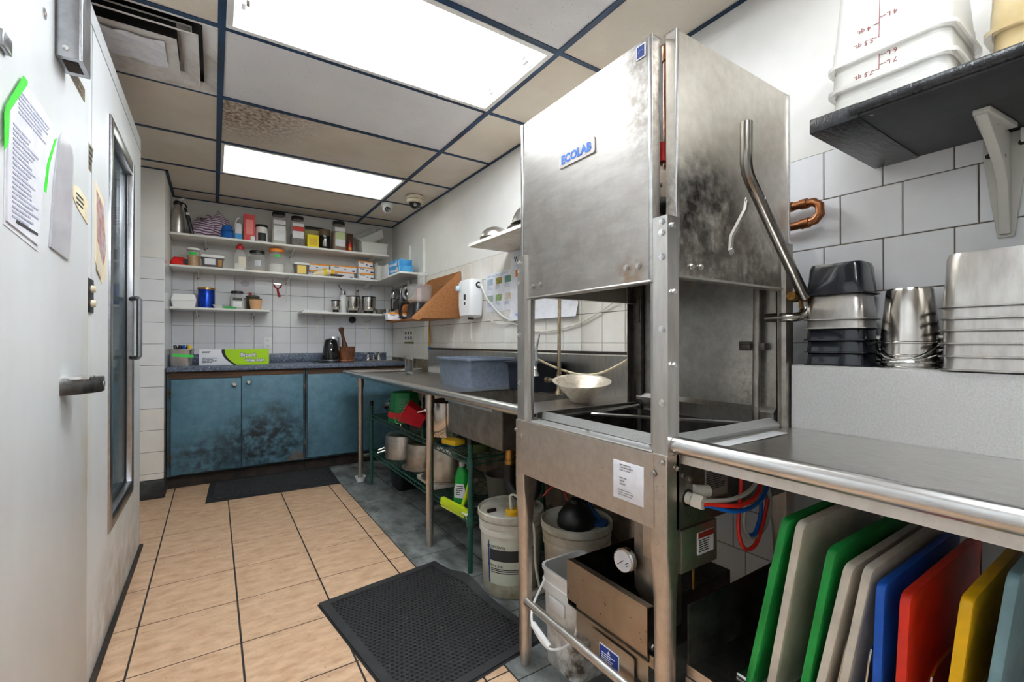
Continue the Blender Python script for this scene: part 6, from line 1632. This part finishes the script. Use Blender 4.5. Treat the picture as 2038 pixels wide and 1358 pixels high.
part('print', mb, plain('pencil_print', (176, 178, 202), .6), t)['kind'] = 'stuff'
mb = MB(); mb.box(XD + .0042, 1.29, 1.358, XD + .005, 1.42, 1.364); part('ruled_bar', mb, INK, t)
t = thing('plastic_sleeve', 'narrow crumpled clear sleeve of papers on the cooler door', 'papers', (XD, 1.62, 1.35))
part('sheet', sheet_yz(XD, [(1.519, 1.352), (1.555, 1.52), (1.60, 1.645), (1.638, 1.673), (1.70, 1.66), (1.721, 1.635), (1.705, 1.45), (1.686, 1.345)], .004), plain('grey_paper', (218, 217, 224), .4, col2=S(196, 194, 204), vscale=14, bump=.6, bscale=22), t, smooth=0)
part('sleeve', sheet_yz(XD + .0045, [(1.515, 1.35), (1.55, 1.52), (1.598, 1.652), (1.638, 1.682), (1.705, 1.665), (1.725, 1.635), (1.71, 1.45), (1.69, 1.34)], .0006), CLEARPL, t, smooth=0)
t = thing('torn_note', 'torn yellowed scrap of paper stuck on the cooler door', 'papers', (XD, 1.83, 1.49))
part('sheet', sheet_yz(XD, [(1.728, 1.563), (1.80, 1.576), (1.90, 1.562), (1.928, 1.556), (1.895, 1.53), (1.914, 1.491), (1.86, 1.50), (1.79, 1.512), (1.74, 1.53)], .002), plain('yellowed_paper', (240, 230, 204), .6, col2=S(222, 206, 166), vscale=20), t, smooth=0)
mb = MB(); print_lines(mb, (XD + .0022, 1.77, 1.553), (0, 1, 0), (0, 0, -1), .10, 3, .013); part('print', mb, INK, t)['kind'] = 'stuff'
t = thing('faded_poster', 'narrow faded colour poster with curling tape near the glass cooler door', 'poster', (CX, 2.16, 1.34))
part('sheet', sheet_yz(CX + .0002, [(2.056, 1.671), (2.20, 1.64), (2.258, 1.465), (2.25, 1.37), (2.173, 1.333), (2.062, 1.40)], .0015), plain('yellowed_card', (238, 222, 188), .6), t, smooth=0)
part('picture', sheet_yz(CX + .0018, [(2.075, 1.645), (2.19, 1.615), (2.24, 1.47), (2.20, 1.39), (2.085, 1.43)], .0004), plain('faded_picture', (190, 180, 180), .5, col2=S(150, 90, 84), vscale=26), t, smooth=0)
part('tape', sheet_yz(CX + .002, [(2.075, 1.47), (2.15, 1.41), (2.20, 1.395), (2.14, 1.35), (2.08, 1.37)], .003), CREAMP, t, smooth=0)
def sticker(label, x, poly, name='warning_sticker'):
    t = thing(name, label, 'sticker', (x, poly[0][0], poly[0][1])); part('sheet', sheet_yz(x, poly, .0012), plain('brass_sticker', (126, 110, 82), .4, col2=S(70, 60, 46), vscale=40), t, smooth=0)
    mb = MB(); ys = [p[0] for p in poly]; zs = [p[1] for p in poly]; print_lines(mb, (x + .0013, min(ys) + .006, max(zs) - .008), (0, 1, 0), (0, 0, -1), (max(ys) - min(ys)) * .85, 4, (max(zs) - min(zs)) / 5); part('print', mb, INK, t)['kind'] = 'stuff'
sticker('brown rating sticker on the cooler door under the chrome closer', XD, [(1.689, 1.855), (1.689, 1.895), (1.872, 1.895), (1.872, 1.855)])
sticker('brown torn rating sticker beside the cooler door edge', CX + .0003, [(1.945, 1.68), (1.945, 1.765), (2.03, 1.765), (2.005, 1.72), (2.005, 1.68)])
t = thing('light_switch', 'black switch plate with two cream switches on the cooler', 'switch', (CX, 1.975, 1.22))
mb = MB(); mb.box(CX + .0003, 1.942, 1.218, CX + .006, 2.016, 1.328); part('plate', mb, BLACK, t, bevel=.002)
for z in (1.248, 1.295):
    mb = MB(); mb.cyl((CX + .006, 1.979, z), (CX + .018, 1.979, z), .012, .010, n=16); part('switch', mb, CREAMP, t)
t = thing('door_closer', 'square chrome door closer box at the top of the cooler door', 'door closer', (-.31, 1.61, 1.835))
mb = MB(); mb.loft([rrect(.05, .10, .006, 1.838, -.3062, 1.612), rrect(.05, .10, .006, 2.15, -.3062, 1.612)]); part('housing', mb, GREYMET, t)
mb = MB(); mb.lathe([(.007, 0), (.006, .003)], 14); R = Matrix.Translation((-.312, 1.562, 1.86)) @ Euler((PI / 2, 0, 0)).to_matrix().to_4x4(); mb.v = [R @ v for v in mb.v]; part('screw', mb, CHROME, t)
mb = MB(); mb.box(-.322, 1.58, 1.8365, -.292, 1.64, 1.839); part('underside_slot', mb, DIRTY, t)
# ------------------------------------------------------------------ shelf over the clean-dish table
SHB = mat('black_shelf_laminate', S(46, 47, 50), .5, col2=S(38, 38, 41), vscale=30, spots=(S(170, 160, 150), 26, .75))
t = thing('wall_shelf', 'dark shelf wrapped in black tape on a cast bracket, holding food containers', 'shelf', (1.6, .1, 1.635))
mb = MB(); mb.box(1.222, -.6, 1.634, 1.623, .44, 1.664); part('board', mb, SHB, t, bevel=.003)
TAPE = mat('crumpled_black_tape', S(30, 31, 34), .2, col2=S(44, 45, 48), vscale=26, stretch=(.5, 3, 1), vlo=.4, vhi=.8, bump=.8, bscale=34)
mb = MB(); mb.box(1.219, .425, 1.631, 1.6232, .527, 1.667); part('tape_wrap', mb, TAPE, t, bevel=.003)
mb = MB(); mb.cyl((1.222, -.6, 1.652), (1.222, .44, 1.652), .013, n=12); part('front_edge', mb, TAPE, t)
BRK = mat('chipped_grey_paint', S(204, 202, 194), .45, spots=(S(120, 92, 72), 26, .70), bump=.2, bscale=60)
mb = MB(); mb.prism([(1.6225, 1.385), (1.6225, 1.632), (1.402, 1.632), (1.398, 1.618), (1.42, 1.606), (1.545, 1.545), (1.585, 1.50), (1.603, 1.385)], 'Y', .252, .272)
br = part('bracket', mb, BRK, t, bevel=.003)
mb = MB(); mb.prism([(.262 - .014, 1.378), (.262 + .014, 1.378), (.262 + .038, 1.58), (.262 + .038, 1.632), (.262 - .038, 1.632), (.262 - .038, 1.58)], 'X', 1.614, 1.6235); part('wall_flange', mb, BRK, br, bevel=.002)
mb = MB(); mb.prism([(1.398, .262 - .014), (1.398, .262 + .014), (1.56, .262 + .03), (1.56, .262 - .03)], 'Z', 1.622, 1.6335); part('shelf_flange', mb, BRK, br, bevel=.002)
for y, z in ((.262 - .028, 1.60), (.262 + .028, 1.585), (.262, 1.392)):
    mb = MB(); mb.cyl((1.614, y, z), (1.610, y, z), .006, n=10); part('screw', mb, DIRTY, br)
mb = MB(); mb.box(1.602, -.6, 1.60, 1.6235, .235, 1.633); part('wall_cleat', mb, WHITEP, t, bevel=.002)

# upturned translucent containers
GRAD = plain('maroon_print', (120, 40, 44), .5)
def container(label, cx, cy, z, w, h, m, rz=0.0):
    t = thing('food_container', label, 'food container', (cx, cy, z), rz, 'upturned food containers'); mb = MB(); e = .0025
    L = lambda k, zz: rrect(w * k, w * k, .03, zz)
    mb.loft([rrect(w + .018, w + .018, .035, 0), rrect(w + .018, w + .018, .035, .009), L(1, .011), L(.985, .05), L(.97, .052), L(.86, h - .01), L(.82, h), rrect(w * .80, w * .80, .03, h - e), rrect(w * .84, w * .84, .03, h - .012), rrect(w - 2 * e, w - 2 * e, .03, 0)], False, False)
    mb.f += [tuple(range(6 * 20, 7 * 20)), tuple(range(7 * 20, 8 * 20))]
    part('shell', mb, m, t, local=True)
    return t
ZS = 1.6678
c1 = container('lowest upturned translucent container of the stack on the dark shelf', 1.405, .40, ZS, .225, .20, CLEARW)
c2 = container('middle upturned translucent container of the stack on the dark shelf', 1.405, .40, ZS + .070, .226, .20, CLEARW)
c3 = container('topmost upturned translucent container of the stack on the dark shelf', 1.405, .40, ZS + .130, .227, .24, CLEARW)
for t_, lst, y0, za, zb in ((c3, (('4 L', 1.880, -1), ('4 qt.', 1.868, 1), ('5.5 qt.', 1.835, 1)), .41, 1.832, 2.02), (c2, (('6 L', 1.790, -1), ('7 L', 1.768, -1), ('7.5 qt.', 1.759, 1)), .41, 1.757, 1.794)):
    fx = 1.405 - (.1135 * .97)
    fxz = lambda z, t_=t_: (1.405 - .1135 * (.97 - .11 * (z - world_of(t_).translation.z - .052) / .19))
    mb = MB(); mb.cyl((fxz(za) - .0012, y0, za), (fxz(zb) - .0012, y0, zb), .0008, n=5); part('scale_line', mb, GRAD, t_)
    for txt, z, s in lst:
        mb = MB(); mb.cyl((fxz(z) - .0012, y0, z), (fxz(z) - .0012, y0 + s * .012, z), .0007, n=5); part('scale_mark', mb, GRAD, t_)
        lettering(txt, .0155, GRAD, t_, (fxz(z) - .0016, y0 + s * (.03 if s > 0 else .024), z - .002), (-1, 0, .1), flip=True)
AMBER = mat('amber_plastic', S(222, 204, 164), .25, alpha=.55, col2=S(204, 180, 134), vscale=8)
container('upturned amber food container beside the translucent stack', 1.45, .185, ZS, .13, .26, AMBER)
container('second amber container telescoped over the first', 1.45, .185, ZS + .11, .133, .26, AMBER)
container('upturned translucent container at the end of the dark shelf', 1.36, -.012, ZS, .215, .24, CLEARW)
container('translucent container stacked on the one at the shelf end', 1.36, -.012, ZS + .065, .216, .24, CLEARW)

# ------------------------------------------------------------------ pans stacked on the ledge
ZG = 1.0545
def pan_mesh(w, d, h, taper, r=.02, lip=.008):
    mb = MB(); e = .0012; W2, D2 = w - 2 * lip, d - 2 * lip
    L = lambda s, zz, k=0: rrect(W2 * (1 - s) - k, D2 * (1 - s * W2 / D2) - k, r, zz)
    mb.loft([rrect(w, d, r + lip, 0), rrect(w, d, r + lip, .003), L(0, .004), L(taper * .35, h * .42), L(taper * .5, h * .45), L(taper * .9, h - .012), L(taper * 1.5, h), L(taper * 1.5, h - e, .003), L(taper * .9, h - .014, .004), L(taper * .5, h * .45 - e, .004), L(0, .001, .003)], False, False)
    n = 20; mb.f += [tuple(range(6 * n, 7 * n)), tuple(range(7 * n, 8 * n))]
    return mb
def pans(name, cat, mesh_args, x, y, specs, group):
    for (z, m, label, h) in specs:
        mb = pan_mesh(*mesh_args[:2], h, *mesh_args[3:]); mb.v = [v + Vector((x, y, z)) for v in mb.v]
        solo(name, label, cat, mb, m, group=group, smooth=40)
BLKPAN = plain('black_polycarbonate', (26, 28, 36), .15, coat=.3)
pans('small_food_pan', 'food pan', (.138, .162, .1, .10), 1.549, .585, [
    (ZG, BLKPAN, 'black small food pan, lowest of the stack beside the dishwasher', .085), (ZG + .037, BLKPAN, 'black small food pan, second from the bottom of the stack beside the dishwasher', .085),
    (ZG + .073, BLKPAN, 'black small food pan, third from the bottom of the stack beside the dishwasher', .085), (ZG + .107, STEEL, 'steel small food pan, lower of the two beside the dishwasher', .085),
    (ZG + .133, STEEL, 'steel small food pan, upper of the two beside the dishwasher', .085), (ZG + .206, BLKPAN, 'black small food pan on top of the stack beside the dishwasher', .090)], 'small food pans stacked beside the dishwasher')
def bail_pail(z, label, arc, h):
    t = thing('steel_pail', label, 'pail', (1.552, .428, z), group='upturned steel pails'); mb = MB(); r = .062
    mb.lathe([(r * 1.06, 0), (r * 1.06, .003), (r, .005), (r * .80, h - .008), (r * .75, h), (.01, h), (.01, h - .001), (r * .74, h - .002), (r * .79, h - .01), (r * .985, .003)], 40, cap0=False, cap1=False); part('pail', mb, POTST, t, local=True)
    for s in (-1, 1):
        mb = MB(); mb.cyl((0, s * (r - .003), .016), (0, s * (r + .008), .016), .008, n=12); part('ear', mb, STEEL, t, local=True)
    pts = [(-.075 * math.sin(PI * i / 12) * 1.0 , (r + .006) * math.cos(PI * i / 12), .016 + arc * math.sin(PI * i / 12)) for i in range(13)]
    mb = MB(); mb.tube(pts, .003, n=8); part('bail', mb, CHROME, t, local=True)
bail_pail(ZG, 'upturned steel pail with bail handle, lowest of the nested pails', .0, .17)
bail_pail(ZG + .031, 'upturned steel pail with bail handle, second of the nested pails', -.028, .16)
bail_pail(ZG + .065, 'upturned steel pail with bail handle, topmost and most visible', -.06, .145)
pans('large_food_pan', 'food pan', (.160, .325, .1, .10, .03), 1.540, .195, [(ZG + dz, STEEL, 'large steel food pan, %s of the tall upturned stack' % w, h) for dz, w, h in
    ((0, 'lowest', .115), (.032, 'second from the bottom', .115), (.063, 'third from the bottom', .115), (.094, 'fourth from the bottom', .115), (.122, 'second from the top', .115), (.150, 'topmost', .130))], 'large food pans stacked on the ledge')

# ------------------------------------------------------------------ cutting boards under the table
wr = thing('board_rack', 'wire rack holding the coloured cutting boards upright', 'rack', (1.2, .33, .338))
ZR = .3385
for y in (.14, .585):
    pass
mb = MB()
for x in (1.03, 1.40): mb.cyl((x, .10, ZR + .004), (x, .60, ZR + .004), .004, n=6); 
mb.cyl((1.03, .10, ZR + .004), (1.40, .10, ZR + .004), .004, n=6); mb.cyl((1.03, .60, ZR + .004), (1.40, .60, ZR + .004), .004, n=6)
part('base_frame', mb, CHROME, wr)
for yb_, yt_ in ((.415, .379), (.363, .343), (.268, .258), (.224, .201), (.185, .160)):
    y = yb_; k_ = yt_ - yb_
    mb = MB(); mb.tube([(1.03, y, ZR + .006), (1.03, y + .86 * k_, ZR + .18), (1.035, y + .97 * k_, ZR + .205), (1.06, y + k_, ZR + .215), (1.37, y + k_, ZR + .215), (1.395, y + .97 * k_, ZR + .205), (1.40, y, ZR + .006)], .0025, n=6)
    part('divider', mb, CHROME, wr)
def hdpe(name, rgb): return mat(name, S(*rgb), .45, col2=S(*[int(c * .86) for c in rgb]), vscale=8, bump=.15, bscale=120)
BG, BW_, BB, BR_, BY, BT = hdpe('green_hdpe', (16, 150, 62)), hdpe('white_hdpe', (226, 218, 204)), hdpe('blue_hdpe', (14, 90, 196)), hdpe('red_hdpe', (232, 50, 30)), hdpe('yellow_hdpe', (246, 190, 16)), hdpe('pale_teal_hdpe', (132, 170, 180))
for (label, m, yt, zt, yb, th, x0, x1) in (
    ('green cutting board, thickest, leaning at the dishwasher end', BG, .478, .751, .559, .015, .995, 1.40),
    ('white cutting board leaning against the tallest green one', BW_, .451, .751, .517, .016, 1.0, 1.44),
    ('darker green cutting board between two white ones', BG, .395, .719, .458, .015, 1.0, 1.44),
    ('white cutting board next to the second green one', BW_, .367, .698, .434, .015, 1.0, 1.44),
    ('white cutting board leaning on the blue one', BW_, .337, .706, .397, .014, 1.0, 1.44),
    ('blue cutting board standing upright', BB, .318, .687, .330, .014, 1.0, 1.46),
    ('red cutting board standing upright beside the blue one', BR_, .283, .684, .298, .015, 1.0, 1.46),
    ('yellow cutting board standing apart from the red one', BY, .206, .713, .243, .016, 1.0, 1.44),
    ('pale teal rounded board at the far end of the row', BT, .156, .771, .206, .014, 1.0, 1.44),
    ('small white cutting board set back beside the thick green one', BW_, .600, .554, .622, .012, 1.18, 1.50)):
    z0 = ZR + .010 if x0 < 1.1 else .3385
    L_ = math.hypot(yt - yb, zt - z0); th_ = math.atan2(yb - yt, zt - z0); mb = MB()
    w = x1 - x0; mb.loft([[(x, y, z) for x, z, _ in rrect(w, L_, .018, 0, w / 2, L_ / 2)] for y in (-th / 2, th / 2)])
    me = mesh_of('cutting_board', mb, m, bevel=.002)
    o = link('cutting_board', me, None, Matrix.Translation((x0, yb, z0 + th * .5 * abs(math.sin(th_)))) @ Euler((th_, 0, 0)).to_matrix().to_4x4())
    tag(o, label, 'cutting board', 'cutting boards under the table')
